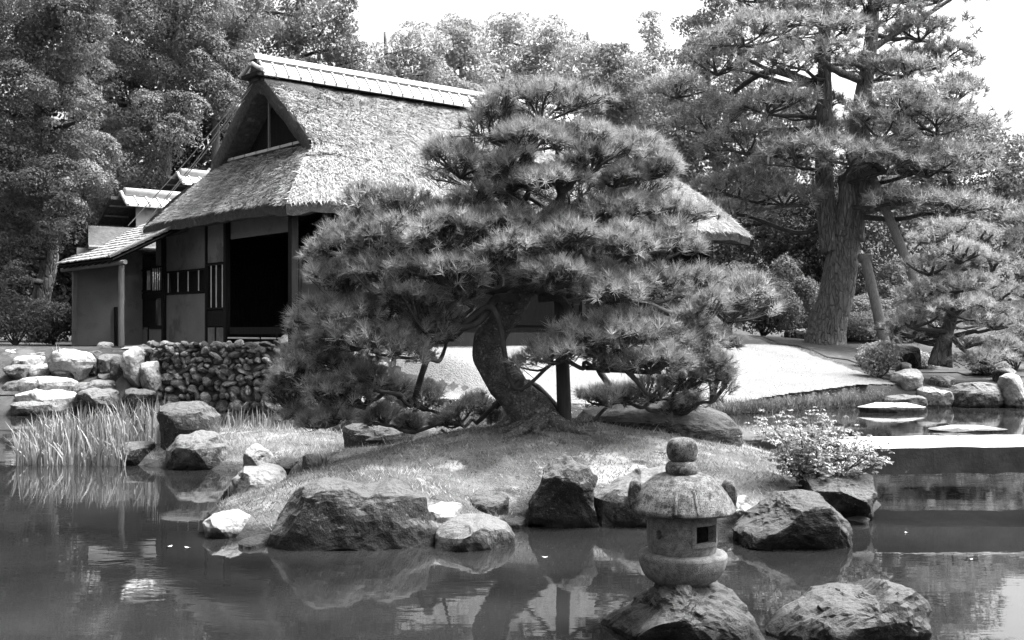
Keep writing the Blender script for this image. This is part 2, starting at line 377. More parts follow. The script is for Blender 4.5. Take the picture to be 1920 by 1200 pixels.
def flat_sheet(name, poly, mat, lift, step=.35):
    """a thin sheet draped over the land inside a polygon"""
    poly = np.asarray(poly, float); x0, y0 = poly.min(0); x1, y1 = poly.max(0)
    xs = np.arange(x0, x1 + step, step); ys = np.arange(y0, y1 + step, step); X, Y = np.meshgrid(xs, ys, indexing='ij')
    ins = poly_sd(X, Y, poly).reshape(X.shape) > -.02
    idx = -np.ones(X.shape, int); idx[ins] = np.arange(ins.sum())
    V = np.stack([X[ins], Y[ins], land_z(X, Y)[ins] + lift], -1)
    a, b, c, d = idx[:-1, :-1], idx[1:, :-1], idx[1:, 1:], idx[:-1, 1:]; ok = (a >= 0) & (b >= 0) & (c >= 0) & (d >= 0)
    return structure(name, (V, [np.stack([a[ok], b[ok], c[ok], d[ok]], -1)]), mat, True)
flat_sheet('forecourt', [(-9.3, 27.2), (-2.9, 27.35), (-2.6, 30), (-9.5, 40), (-11.6, 40), (-11.4, 31), (-10.2, 29.0)], M['sand'], .035)
flat_sheet('lawn', [(-3.0, 27.6), (-2.2, 26.5), (-.5, 26.1), (.9, 25.6), (2.5, 25.35), (4.0, 25.42), (5.4, 26.2), (7.2, 27.4), (8.7, 28.5), (9.9, 28.9), (9.4, 33), (8.7, 38), (8.4, 43.5), (0, 43.5), (-3.5, 30)], M['lawn'], .022, .12)
flat_sheet('woodland_floor', [(-60, 29), (-13.2, 30.5), (-12.8, 41), (-4, 44), (8, 44), (9.8, 33), (13.5, 31), (16, 28), (60, 28), (60, 75), (-60, 75)], M['soil'], .03, .6)

flat_sheet('bank_soil', [(-40, 19), (-20, 22.6), (-15, 24.4), (-11.9, 25.9), (-9.2, 26.8), (-9.0, 27.3), (-10.4, 29.4), (-13, 31.4), (-60, 32)], M['soil'], .03, .4)
wmb = MB(); wmb.grid(np.stack(np.meshgrid(np.linspace(-40, 24, 3), np.linspace(0.5, 30, 3), indexing='ij') + [np.zeros((3, 3))], -1))
structure('water', wmb, M['water'])

ISLE = [(-7.5, 17.4), (-7.0, 16.5), (-5.8, 16.35), (-4.9, 15.8), (-4.0, 15.45), (-3.5, 15.3), (-3.05, 14.6), (-2.5, 14.15), (-1.9, 14.2), (-2.45, 13.55), (-3.0, 12.9), (-3.15, 12.1), (-2.95, 11.2),
        (-2.8, 10.6), (-2.1, 10.15), (-.8, 10.1), (-.1, 10.35), (.1, 11.15), (1.2, 11.2), (1.9, 10.75), (2.9, 10.75), (3.6, 11.5), (4.05, 12.4), (4.1, 14.2), (3.6, 15.8), (2.6, 16.9), (0, 17.8),
        (-2.5, 18.6), (-4.5, 19.3), (-6.6, 19.0)]
def isle_z(x, y):
    sh = np.shape(x); x = np.asarray(x, float).ravel(); y = np.asarray(y, float).ravel()
    p3 = np.stack([x, y, 0 * x], -1)
    sd = poly_sd(x, y, ISLE) + .10 * fbm(p3 * 1.6, 3, 21)
    mound = .62 * np.exp(-(((x - .5) / 2.9) ** 2 + ((y - 13.6) / 2.2) ** 2)) + .14
    # low wooded lobe at the back left, shore shelf on the front left
    lobe = .30 * np.exp(-(((x + 4.2) / 2.6) ** 2 + ((y - 17.6) / 1.7) ** 2)) + .06
    lobe2 = .34 * np.exp(-(((x + 1.2) / 1.6) ** 2 + ((y - 11.6) / 1.1) ** 2))
    h = np.maximum(np.maximum(mound, lobe), lobe2 + .1)
    prof = 1 - np.exp(-np.clip(sd, 0, 9) / .42)
    z = h * prof + .035 * fbm(p3 * 2.4, 4, 33) * np.clip(sd * 2, 0, 1) + .05 * np.clip(sd * 6, 0, 1)
    z = np.where(sd < 0, np.maximum(sd * 1.5, -.5), z)
    return z.reshape(sh)
xs = np.arange(-8.2, 5.0, .07); ys = np.arange(9.4, 20.2, .07); X, Y = np.meshgrid(xs, ys, indexing='ij')
Z = isle_z(X, Y); mb = MB(); mb.grid(np.stack([X, Y, Z], -1)); structure('island', mb, M['moss'], True)

# short grass and moss on the island: nobody could count it
def blades(pts, h, w, lean, seed, up=None):
    r = np.random.default_rng(seed); n = len(pts)
    a = r.uniform(0, 2 * np.pi, n); d = np.stack([np.cos(a) * lean, np.sin(a) * lean, np.ones(n)], -1) * r.uniform(.5, 1.2, n)[:, None]
    b = r.uniform(0, 2 * np.pi, n); s = np.stack([np.cos(b), np.sin(b), 0 * b], -1) * (np.broadcast_to(w, (n,)) / 2)[:, None]
    hh = np.broadcast_to(h, (n,))[:, None]
    V = np.stack([pts - s, pts + s, pts + d * hh], 1).reshape(-1, 3)
    return V, [np.arange(3 * n).reshape(-1, 3)]
def scatter_isle(n, seed, dens=None):
    r = np.random.default_rng(seed); x = r.uniform(-7.6, 4.2, n); y = r.uniform(9.9, 19.2, n)
    z = isle_z(x, y); keep = z > .07
    if dens is not None: keep &= r.random(n) < dens(x, y)
    return np.stack([x, y, z], -1)[keep]
pts = scatter_isle(110000, 3, lambda x, y: np.clip(1.15 - (y - 10) * .09, .25, 1))
r = np.random.default_rng(5)
V, Fs = blades(pts, r.uniform(.02, .05, len(pts)), .009, .9, 8)
o = link('island_grass', mesh_np('island_grass', V, Fs), M['moss_blade']); tag(o, 'short mossy grass covering the pine island', 'grass', kind='stuff')
# taller wild grass on the back lobe and along the edges
pts = scatter_isle(26000, 13, lambda x, y: np.where((x < -2.3) & (y > 14.2), .9, .05))
V, Fs = blades(pts - [0, 0, .01], r.uniform(.06, .16, len(pts)), .011, .8, 9)
o = link('wild_grass', mesh_np('wild_grass', V, Fs), M['lawn_blade']); tag(o, 'longer wild grass on the low back lobe of the island', 'grass', kind='stuff')
# lawn fringe on the far bank
n = 60000; x = r.uniform(-3, 9.6, n); y = 25 + r.random(n) ** 1.7 * 14; k = (poly_sd(x, y, POND) < .1)
pts = np.stack([x, y, land_z(x, y) - .01], -1)[k]
sdk = poly_sd(x, y, POND)[k]; pts[:, 2] -= np.clip((sdk + .12) * 1.2, 0, .3)
V, Fs = blades(pts, r.uniform(.02, .06, len(pts)), .022, 1.6, 10)
o = link('lawn_grass', mesh_np('lawn_grass', V, Fs), M['lawn_blade']); tag(o, 'pale mown lawn grass on the far bank', 'grass', kind='stuff')

# ------------------------------------------------------------------ rocks
_ICO = {}
def ico(sub):
    if sub not in _ICO:
        bm = bmesh.new(); bmesh.ops.create_icosphere(bm, subdivisions=sub, radius=1.0)
        V = np.array([v.co[:] for v in bm.verts]); T = np.array([[v.index for v in f.verts] for f in bm.faces]); bm.free()
        _ICO[sub] = (V, T)
    return _ICO[sub]
def facets(q, n, seed, lo=.72, hi=.93, up=True):
    r = np.random.default_rng(seed); q = q.copy()
    for k in range(n):
        nrm = unit(r.normal(size=3) * [1, 1, .8]); h = r.uniform(lo, hi)
        e = q @ nrm - h; q = q - np.where(e > 0, e, 0)[:, None] * nrm * .93
    return q
def radial(poly, cx, cz, th):
    poly = np.asarray(poly, float) - [cx, cz]; out = np.full(th.shape, 1e-3)
    for a, b in zip(poly, np.roll(poly, -1, 0)):
        e = b - a; dx, dz = np.cos(th), np.sin(th); den = dx * e[1] - dz * e[0]; den = np.where(np.abs(den) < 1e-9, 1e-9, den)
        t = (a[0] * e[1] - a[1] * e[0]) / den; s = (a[0] * dz - a[1] * dx) / den
        ok = (s >= -1e-6) & (s <= 1 + 1e-6) & (t > 0); out = np.where(ok, np.maximum(out, t), out)
    return out
def rock_mesh(outline, depth, seed, sub=4, nf=14, rough=.06, lo=.74, hi=.94):
    """outline: (x,z) polygon of the rock seen from the front, in metres round its own centre"""
    q, T = ico(sub); r = np.random.default_rng(seed)
    q = facets(q, nf, seed, lo, hi) * (1 + .45 * (1 - (lo + hi) / 2))
    s = np.hypot(q[:, 0], q[:, 2]); th = np.arctan2(q[:, 2], q[:, 0])
    R = radial(outline, 0, 0, th)
    size = np.sqrt(np.ptp(np.asarray(outline)[:, 0]) * np.ptp(np.asarray(outline)[:, 1]))
    V = np.stack([np.cos(th) * R * s, q[:, 1] * depth, np.sin(th) * R * s], -1)
    nd = unit(V); f = fbm(V / size * 3.2 + seed, 5, seed, .55); rid = 1 - np.abs(fbm(V / size * 5 + 3 * seed, 4, seed + 9))
    fine = (1 - np.abs(fbm(V / size * 15 + 5 * seed, 3, seed + 4))) - .7 if sub >= 4 else 0
    V = V + nd * (size * rough * (f + .5 * (rid - .75) + .30 * fine))[:, None]
    return V, T
ROCK_GROUPS = {}
def rock(outline_px, d, depth, seed, mat, label, name='rock', sub=4, nf=14, rough=.06, sink=.12, group=None, smooth=False, lo=.74, hi=.94, cat='rock', back=None):
    """a rock whose front outline, seen from the pond's near shore, runs through the given places"""
    o = np.array([P(a, b, d)[[0, 2]] for a, b in outline_px])
    c = o.mean(0); zmin = o[:, 1].min()
    o2 = o - c; low = o2[:, 1] < (zmin - c[1]) + .18 * np.ptp(o2[:, 1]); o2[low, 1] -= sink
    V, T = rock_mesh(o2, depth, seed, sub, nf, rough, lo, hi)
    yc = d + depth * .55 if back is None else d + back
    base = np.array([c[0], yc, zmin]); me = mesh_np(name, V + [0, 0, c[1] - zmin], T, smooth)
    ob = link(name, me, M[mat], None, base); tag(ob, label, cat, group); return ob
def orock(px0, px1, py0, py1, d, depth, seed, mat, label, **kw):
    """rock from its extents, with a random lumpy outline"""
    r = np.random.default_rng(seed + 99); n = 11; a = np.arange(n) / n * 2 * np.pi + r.uniform(0, .5)
    cx, cy = (px0 + px1) / 2, (py0 + py1) / 2; p = .62
    ex = np.sign(np.cos(a)) * np.abs(np.cos(a)) ** p; ey = np.sign(np.sin(a)) * np.abs(np.sin(a)) ** p
    k = r.uniform(.86, 1.06, n)
    return rock(np.stack([cx + ex * k * (px1 - px0) / 2, cy + ey * k * (py1 - py0) / 2], -1), d, depth, seed, mat, label, **kw)

# --- rocks along the front of the island
rock([(500, 1035), (505, 1005), (535, 960), (562, 925), (600, 912), (660, 915), (700, 918), (726, 905), (765, 920), (788, 940), (790, 975), (812, 1000), (800, 1030), (650, 1038)],
     10.0, .55, 3, 'rock_dark', 'big dark angular boulder at the front left shore of the island', sub=5, rough=.065, nf=16, lo=.60, hi=.90)
rock([(800, 1030), (802, 1002), (830, 985), (870, 976), (918, 977), (948, 992), (963, 1015), (955, 1034)], 9.95, .42, 4, 'rock_grey',
     'low rounded grey rock at the waterline right of the big dark boulder', sub=4, rough=.05)
rock([(958, 992), (975, 960), (1005, 915), (1035, 878), (1062, 866), (1095, 874), (1118, 900), (1130, 940), (1140, 990), (1050, 1000)], 11.0, .42, 5, 'rock_dark',
     'tall dark triangular boulder with a pale rim in the middle of the island shore', sub=5, rough=.06, nf=16, lo=.60, hi=.90)
rock([(1125, 985), (1128, 935), (1165, 905), (1210, 885), (1255, 880), (1300, 895), (1310, 990)], 11.15, .45, 6, 'rock_grey',
     'pale grey boulder on the shore directly behind the stone lantern', sub=4)
rock([(1352, 1028), (1362, 1008), (1402, 985), (1440, 950), (1472, 938), (1530, 936), (1562, 938), (1580, 970), (1597, 1000), (1592, 1022), (1480, 1034)], 9.95, .48, 7, 'rock_layer',
     'rough grey boulder lying in the water right of the lantern', sub=5, rough=.10, nf=16, lo=.60, hi=.90)
rock([(1500, 972), (1510, 920), (1545, 890), (1600, 882), (1635, 900), (1655, 935), (1674, 966), (1660, 978), (1560, 982)], 11.4, .55, 8, 'rock_dark',
     'dark craggy boulder under the azalea at the right tip of the island', sub=5, rough=.09, nf=16, lo=.60, hi=.90)
rock([(368, 1004), (372, 985), (395, 970), (430, 965), (455, 975), (456, 1000), (420, 1010)], 10.5, .3, 9, 'rock_pale', 'small pale striped rock at the left tip of the island', sub=4)
rock([(428, 940), (430, 905), (452, 882), (490, 876), (520, 888), (535, 910), (505, 935), (470, 945)], 12.3, .42, 10, 'rock_pale', 'white veined boulder on the left shore of the island', sub=4)
orock(790, 868, 945, 985, 10.55, .3, 11, 'rock_pale', 'pale stone wedged behind the low rounded grey rock', sub=3)
orock(880, 955, 925, 992, 10.95, .3, 12, 'rock_dark', 'dark mossy stone left of the tall triangular boulder', sub=4)
orock(452, 502, 838, 882, 15.0, .35, 13, 'rock_pale', 'layered pale stone at the mouth of the small inlet', sub=4)
orock(512, 556, 862, 892, 14.6, .3, 14, 'rock_dark', 'small round dark stone in the inlet', sub=3)
orock(560, 612, 855, 892, 14.3, .3, 15, 'rock_dark', 'dark stone beside a grass tuft in the inlet', sub=3)
rock([(302, 878), (302, 845), (325, 820), (365, 813), (405, 815), (425, 835), (430, 872), (415, 882)], 15.7, .5, 16, 'rock_grey', 'rounded grey boulder on the back shore beside the block stone', sub=4)
rock([(284, 868), (286, 800), (300, 768), (330, 762), (385, 760), (408, 778), (412, 815), (405, 868)], 16.3, .5, 17, 'rock_dark', 'tall dark block stone with a flat pale top by the irises', sub=4, nf=8, rough=.04, lo=.6, hi=.8)
orock(215, 282, 830, 868, 16.2, .4, 18, 'rock_dark', 'low dark stone at the root of the irises', sub=3)
rock([(1075, 800), (1090, 775), (1160, 762), (1240, 757), (1330, 762), (1390, 780), (1428, 812), (1420, 840), (1240, 850), (1090, 840)], 13.9, 1.0, 19, 'rock_layer',
     'long low mossy outcrop lying behind the pine roots', sub=5, rough=.035, sink=.3)
orock(905, 952, 752, 800, 14.8, .3, 20, 'rock_grey', 'grey stone seen low behind the left side of the pine trunk', sub=3)
orock(640, 780, 795, 850, 15.6, .5, 26, 'rock_dark', 'broad dark stone in the shade under the left pine branches', sub=4)

# --- small wet stones between the big boulders
rs = np.random.default_rng(5)
for k, (px, py, d) in enumerate([(470, 1030, 10.0), (495, 1015, 10.25), (775, 1010, 10.3), (870, 1000, 10.5), (935, 995, 10.8), (965, 985, 11.0), (1140, 985, 11.1), (1325, 985, 11.1), (1345, 970, 11.3), (1490, 960, 11.3), (450, 960, 11.6), (432, 985, 11.0), (1610, 985, 11.2), (905, 960, 11.2), (845, 962, 10.9)]):
    w, h = rs.uniform(14, 30), rs.uniform(10, 20); orock(px - w, px + w, py - h, py + h * .6, d, .16, 130 + k, 'rock_dark', 'small wet stone on the island front shore between the big boulders', sub=3, nf=9, lo=.6, hi=.88, group='small stones along the front shore of the island')
# --- rocks in the near water
rock([(1118, 1212), (1145, 1176), (1182, 1146), (1216, 1122), (1238, 1113), (1310, 1111), (1344, 1116), (1376, 1134), (1412, 1158), (1440, 1186), (1454, 1215), (1400, 1260), (1180, 1260)],
     6.85, .48, 21, 'rock_layer', 'craggy rock in the near water carrying the stone lantern', sub=5, rough=.11, nf=16, lo=.60, hi=.90, back=.35)
rock([(1470, 1205), (1510, 1165), (1560, 1135), (1620, 1128), (1650, 1130), (1665, 1110), (1690, 1105), (1725, 1118), (1742, 1140), (1748, 1200), (1700, 1240), (1520, 1240)],
     6.8, .42, 22, 'rock_dark', 'knobbly dark rock in the near water at the bottom right', sub=5, rough=.11, nf=16, lo=.60, hi=.90)

# --- stones of the left bank, below the house
LB = [((0, 46, 655, 672), 28.6, 'rock_pale', 'flat pale stone highest at the left picture edge'),
      ((45, 88, 661, 676), 28.2, 'rock_grey', 'small flat stone right of the highest left stone'),
      ((18, 74, 667, 686), 27.6, 'rock_pale', 'flat white stone in the second row of the left bank'),
      ((0, 60, 684, 704), 27.0, 'rock_grey', 'grey stone at the left picture edge in the third row of the bank'),
      ((50, 96, 682, 706), 27.1, 'rock_pale', 'small pale stone left of the big white boulder'),
      ((84, 172, 655, 716), 26.9, 'rock_pale', 'big white boulder on top of the left bank'),
      ((150, 188, 660, 698), 27.2, 'rock_dark', 'dark wedge stone leaning on the big white boulder'),
      ((178, 222, 662, 704), 27.3, 'rock_grey', 'grey block stone left of the dark upright stone'),
      ((202, 244, 664, 738), 26.7, 'rock_dark', 'dark upright stone left of the stone wall'),
      ((224, 262, 652, 716), 26.5, 'rock_pale', 'white slanting slab leaning beside the dark upright stone'),
      ((256, 298, 678, 728), 26.6, 'rock_pale', 'oval white stone at the left end of the stone wall'),
      ((18, 144, 706, 740), 26.4, 'rock_pale', 'long pale slab forming a step in the left bank'),
      ((4, 142, 730, 774), 25.9, 'rock_pale', 'long pale slab lowest of the left bank steps'),
      ((128, 216, 714, 744), 26.3, 'rock_grey', 'broad grey stone right of the long upper slab'),
      ((136, 220, 728, 772), 25.9, 'rock_grey', 'lumpy grey stone right of the long lowest slab'),
      ((224, 284, 728, 762), 25.9, 'rock_dark', 'flat dark stone at the water under the white oval stone'),
      ((12, 90, 752, 778), 25.5, 'rock_grey', 'low stone at the waterline below the long slabs'),
      ((0, 52, 712, 768), 26.6, 'rock_dark', 'shaded stone behind the left ends of the long slabs'),
      ((88, 150, 690, 716), 26.9, 'rock_dark', 'dark flat stone under the big white boulder'),
      ((176, 230, 700, 732), 26.9, 'rock_dark', 'dark stone tucked under the grey block stone')]
for i, ((a, b, c, e), d, m, lab) in enumerate(LB):
    orock(a, b, c, e, d, .45, 40 + i, m, lab, sub=4, nf=12, sink=.15)
# --- foundation stones before the house
for i, (a, b, c, e, d, lab) in enumerate([(176, 212, 640, 660, 29.6, 'round stone left of the free post before the house'), (248, 285, 646, 662, 29.6, 'flat stone between the free post and the wall post'),
     (298, 330, 640, 656, 28.8, 'pale foundation stone under the dark wall post'), (400, 440, 642, 658, 27.6, 'stone under the post left of the dark opening'), (465, 502, 642, 656, 27.5, 'stone under the veranda edge')]):
    orock(a, b, c, e, d, .22, 70 + i, 'rock_pale', lab, sub=3, sink=.1)
orock(505, 600, 626, 672, 27.0, .5, 76, 'rock_pale', 'broad pale boulder at the corner of the forecourt, half hidden by pine needles', sub=4, sink=.15)
orock(655, 715, 735, 775, 25.6, .5, 77, 'rock_pale', 'white stone on the far bank seen under the left pine branches', sub=4)

# --- rocks of the right bank
RB = [((1676, 1738, 694, 732), 28.9, 'rock_pale', 'rounded white boulder on the right bank slope'),
      ((1728, 1792, 727, 764), 28.3, 'rock_pale', 'white boulder with dark blotches at the right waterline'),
      ((1788, 1888, 719, 768), 28.2, 'rock_grey', 'big dark boulder with pale streaks at the right waterline'),
      ((1882, 1930, 704, 764), 28.1, 'rock_pale', 'pale boulder cut by the right picture edge'),
      ((1664, 1732, 648, 684), 31.0, 'rock_dark', 'dark round boulder between the azaleas and the small pine'),
      ((1748, 1796, 705, 734), 29.2, 'rock_grey', 'grey stone above the blotched white boulder'),
      ((1655, 1745, 740, 766), 28.0, 'rock_grey', 'low grey stone at the right end of the lawn edge'),
      ((1690, 1712, 680, 696), 30.0, 'rock_pale', 'tiny white stone above the rounded white boulder'),
      ((1875, 1912, 690, 716), 30, 'rock_grey', 'grey stone above the boulder at the right picture edge')]
for i, ((a, b, c, e), d, m, lab) in enumerate(RB):
    orock(a, b, c, e, d, .5, 80 + i, m, lab, sub=4, sink=.15)
for i, (a, b, c, e, d, lab) in enumerate([(1612, 1745, 756, 772, 26.4, 'flat pale stone awash near the lawn edge'), (1742, 1902, 799, 813, 21.4, 'long flat white stone awash behind the bridge')]):
    orock(a, b, c, e, d, .35, 95 + i, 'rock_pale', lab, sub=3, nf=6, sink=.1, rough=.03)
for i, (a, b, c, e, d, lab) in enumerate([(1472, 1484, 618, 638, 43, 'small upright post stone at the far edge of the lawn'), (1484, 1516, 616, 634, 43.5, 'small round stone at the far edge of the lawn')]):
    orock(a, b, c, e, d, .2, 98 + i, 'rock_grey', lab, sub=3)

# ------------------------------------------------------------------ the stone slab bridge
bt = Thing('stone_bridge', 'long stone slab bridge with bright top and dark side at the right', 'bridge', (6.4, 13.3, 0))
L0, L1 = 3.75, 9.2
n = 40; t = np.linspace(0, 1, n); prof = np.array([(-.0, .28), (-.01, .575), (.012, .592), (1.1, .60), (1.15, .56), (1.14, .27)])
G = np.zeros((n, len(prof), 3))
for i in range(n):
    x = L0 + (L1 - L0) * t[i]
    for j, (yy, zz) in enumerate(prof): G[i, j] = (x, 12.75 + yy + .05 * t[i], zz + .03 * math.sin(t[i] * 3.14))
Gn = G.reshape(-1, 3); Gn += (fbm(Gn * 3, 4, 2)[:, None]) * np.array([.0, .03, .022]); G = Gn.reshape(G.shape)
mt = MB(); mt.grid(G[:, 1:5]); ms = MB(); ms.grid(G[:, :2]); ms.grid(G[:, 4:]); ms.grid(G[:, [5, 0]])
for e in (0, n - 1): ms.add(G[e], T=[[0, 1, 2], [0, 2, 3], [0, 3, 4], [0, 4, 5]])
bt.part('deck', mt, M['slab_top'], label='top of the bridge slab, painted bright as if lit'); bt.part('slab_side', ms, M['slab_side'], label='side of the bridge slab, painted dark as if shaded')
mp_ = MB(); mp_.box((8.6, 13.3, .0), (.9, 1.0, .6)); bt.part('abutment', mp_, M['slab_side'])

# ------------------------------------------------------------------ the dry stone wall below the house
wt = Thing('stone_wall', 'retaining wall of rounded rubble stones below the thatched house', 'wall', (-6.8, 26.7, 0))
WL = np.array([(-8.75, 27.0), (-7.2, 26.75), (-5.6, 26.6), (-4.4, 26.75), (-3.1, 27.15)])
seg = np.concatenate([[0], np.cumsum(np.linalg.norm(np.diff(WL, axis=0), axis=1))])
def wl(s): return np.array([np.interp(s, seg, WL[:, 0]), np.interp(s, seg, WL[:, 1])])
mc = MB()
for a, b in zip(WL[:-1], WL[1:]):
    d = (b - a) / np.linalg.norm(b - a); nrm = np.array([-d[1], d[0]]); A = a + nrm * .2; B = b + nrm * .2
    mc.bar((*A, .55), (*B, .55), .36, 1.72)
wt.part('core', mc, M['slab_side'])
protos = []
for k in range(7):
    q, T = ico(2); q = facets(q, 9, 300 + k, .62, .9); q = q + unit(q) * (.10 * fbm(q * 2.2 + k * 7, 3, k))[:, None]
    protos.append(mesh_np('stone', q, T)); protos[-1].materials.append(M['wall_stone'])
r = np.random.default_rng(77); z = .02; row = 0; cnt = 0
while z < 1.50:
    hgt = r.uniform(.11, .19) * (1.3 if row < 2 else 1.0); s = r.uniform(0, .2)
    while s < seg[-1]:
        wdt = r.choice([.11, .16, .22, .28, .36]) * r.uniform(.85, 1.2); c = wl(s + wdt / 2); hh = hgt * r.uniform(.65, 1.45)
        o = bpy.data.objects.new('stone', protos[int(r.integers(7))]); COL.objects.link(o); o.parent = wt.o
        o.location = Vector((c[0], c[1] - .02 + r.uniform(-.06, .05) + .06 * z, z + hgt / 2 + r.uniform(-.03, .03))) - wt.o.location
        o.scale = (wdt * .56, r.uniform(.16, .24), hh * .60); o.rotation_euler = (r.uniform(-.3, .3), r.uniform(-.8, .8), r.uniform(-.4, .4))
        s += wdt * .97; cnt += 1
    z += hgt * .95; row += 1
# ------------------------------------------------------------------ the thatched house
HA = np.array([-5.08, 25.8]); HU = np.array([.766, .643]); HV = np.array([-.643, .766])    # near eave corner, long axis, gable axis
GZ = 1.45
def H(u, v, z):
    u = np.asarray(u, float); v = np.asarray(v, float); z = np.asarray(z, float)
    u, v, z = np.broadcast_arrays(u, v, z)
    return np.stack([HA[0] + u * HU[0] + v * HV[0], HA[1] + u * HU[1] + v * HV[1], z], -1)
HAX = np.array([[HU[0], HU[1], 0], [HV[0], HV[1], 0], [0, 0, 1]])
def hbox(mb, u0, u1, v0, v1, z0, z1):
    return mb.box(H((u0 + u1) / 2, (v0 + v1) / 2, (z0 + z1) / 2), (abs(u1 - u0), abs(v1 - v0), abs(z1 - z0)), HAX)
house = Thing('thatched_house', 'thatched garden house with steep hipped gable roof behind the stone wall', 'house', H(7, 4, GZ))

UL, WD, MID = 16.4, 7.94, 3.97
_pv = np.array([-.12, .0, .35, .8, 1.26, 2.0, 3.0, 3.97]); _pz = np.array([4.86, 5.06, 5.52, 6.05, 6.52, 7.15, 7.93, 8.58])
def prof(v): return np.interp(v, _pv, _pz)          # front slope, eave to ridge
def eave_wave(s, L): return .0
# front slope
def slope_grid(front=True, nu=150, nv=46):
    tv = np.linspace(0, 1, nv); vv = -.12 + (MID + .12) * tv
    G = np.zeros((nu, nv, 3))
    for j, v in enumerate(vv):
        ul = np.interp(v, [-.12, 1.26, 1.3, MID], [-.12, 1.36, 1.36, 1.30]); ur = UL + .12 - (v + .12) / (MID + .12) * 4.0
        uu = np.linspace(ul, ur, nu); lift = .10 * np.exp(-((uu - ul) / 1.3) ** 2) * (v < 0.9) + .22 * np.clip((uu - 8) / 8, 0, 1) * np.clip(1 - v / 2, 0, 1)
        hip = -.13 * np.exp(-((uu - ul) / .45) ** 2) * (v < 1.2) - .10 * np.exp(-((uu - ur) / .5) ** 2)
        G[:, j] = H(uu, v if front else WD - v, prof(v) + lift * 0.6 + hip)
    return G
def rough_up(G, amp, seed):
    sh = G.shape; q = G.reshape(-1, 3)
    n = fbm(q * 2.2, 4, seed) * amp + fbm(q * 9, 2, seed + 4) * amp * .5
    d = np.zeros_like(q); d[:, 2] = n; return (q + d).reshape(sh)
def skirt_grid(left=True, nu=26, nv=90):
    G = np.zeros((nu, nv, 3))
    for i, s in enumerate(np.linspace(0, 1, nu)):
        if left:
            u = -.12 + 1.6 * s; v0 = -.12 + 1.38 * s; z = np.interp(u, [-.12, .1, .6, 1.1, 1.48], [4.86, 5.08, 5.66, 6.2, 6.52]); 
        else:
            u = UL + .12 - 4.0 * s; v0 = -.12 + (MID + .12) * s; z = prof(v0) + .14 * np.clip(1 - s * 2, 0, 1)
        vv = np.linspace(v0, WD - v0, nv); hip = -.13 * (np.exp(-((vv - v0) / .45) ** 2) + np.exp(-((vv - WD + v0) / .45) ** 2)) * min(1, (1 - s) * 6) if left else -.10 * np.exp(-((vv - v0) / .5) ** 2)
        G[i] = H(u, vv, z + hip)
    return G
gf = rough_up(slope_grid(True), .045, 1); gb = rough_up(slope_grid(False, 70, 24), .045, 2); gl = rough_up(skirt_grid(True), .045, 3); gr = rough_up(skirt_grid(False), .045, 4)
mb = MB(); mb.grid(gf[:, ::-1]); mb.grid(gb); mb.grid(gl); mb.grid(gr[::-1])
roof = house.part('thatch_roof', mb, M['thatch'], smooth=True)
# cut eave edge and soffit
def eave_line(off, z, n=80):
    a = H(np.linspace(-.12 + off, UL + .12 - off, n), -.12 + off, z); b = H(UL + .12 - off, np.linspace(-.12 + off, WD + .12 - off, 40), z)
    c = H(np.linspace(UL + .12 - off, -.12 + off, 40), WD + .12 - off, z); e = H(-.12 + off, np.linspace(WD + .12 - off, -.12 + off, 60), z)
    return np.concatenate([a, b, c, e])
top = np.concatenate([gf[np.linspace(0, 149, 80).astype(int), 0], gr[0, np.linspace(0, 89, 40).astype(int)], gb[np.linspace(69, 0, 40).astype(int), 0], gl[0, np.linspace(89, 0, 60).astype(int)]])
l1 = eave_line(.05, 4.62); l1[:, 2] = top[:, 2] - .26 + .03 * fbm(l1 * 4, 2, 5); l2 = eave_line(.55, 4.60); l2[:, 2] = top[:, 2] - .20; l3 = eave_line(2.6, 5.3)
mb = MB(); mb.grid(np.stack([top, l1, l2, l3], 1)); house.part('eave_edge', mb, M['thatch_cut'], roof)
# loose straw over the lit slopes
def straws(G, n, seed, along):
    r = np.random.default_rng(seed); a, b = G.shape[:2]
    i = r.integers(0, a - 1, n); j = r.integers(0, b - 1, n); f = r.random((n, 2))
    p = G[i, j] * ((1 - f[:, :1]) * (1 - f[:, 1:])) + G[i + 1, j] * (f[:, :1] * (1 - f[:, 1:])) + G[i, j + 1] * ((1 - f[:, :1]) * f[:, 1:]) + G[i + 1, j + 1] * (f[:, :1] * f[:, 1:])
    t = unit(G[i, j + 1] - G[i, j]) if along == 1 else unit(G[i + 1, j] - G[i, j])
    nrm = unit(np.cross(G[i + 1, j] - G[i, j], G[i, j + 1] - G[i, j])); nrm = np.where(nrm[:, 2:] < 0, -nrm, nrm); s = np.cross(t, nrm)
    ang = r.normal(0, .5, n)[:, None]; d = -(t * np.cos(ang) + s * np.sin(ang)); sd = np.cross(d, nrm)
    Ln = r.uniform(.07, .22, n)[:, None]; w = r.uniform(.007, .016, n)[:, None]
    lift = nrm * r.uniform(.0, .08, n)[:, None]
    V = np.stack([p + nrm * .005 - sd * w, p + nrm * .005 + sd * w, p + d * Ln + lift], 1).reshape(-1, 3); return V, np.arange(3 * n).reshape(-1, 3)
Vs = []; Ts = []; k = 0
for (G, n, sd, al) in ((gf, 90000, 1, 1), (gl, 20000, 2, 0), (gr, 6000, 3, 0)):
    v, t = straws(G, n, sd, al); Vs.append(v); Ts.append(t + k); k += len(v)
house.part('straw', (np.concatenate(Vs), [np.concatenate(Ts)]), M['straw'], roof, kind='stuff')

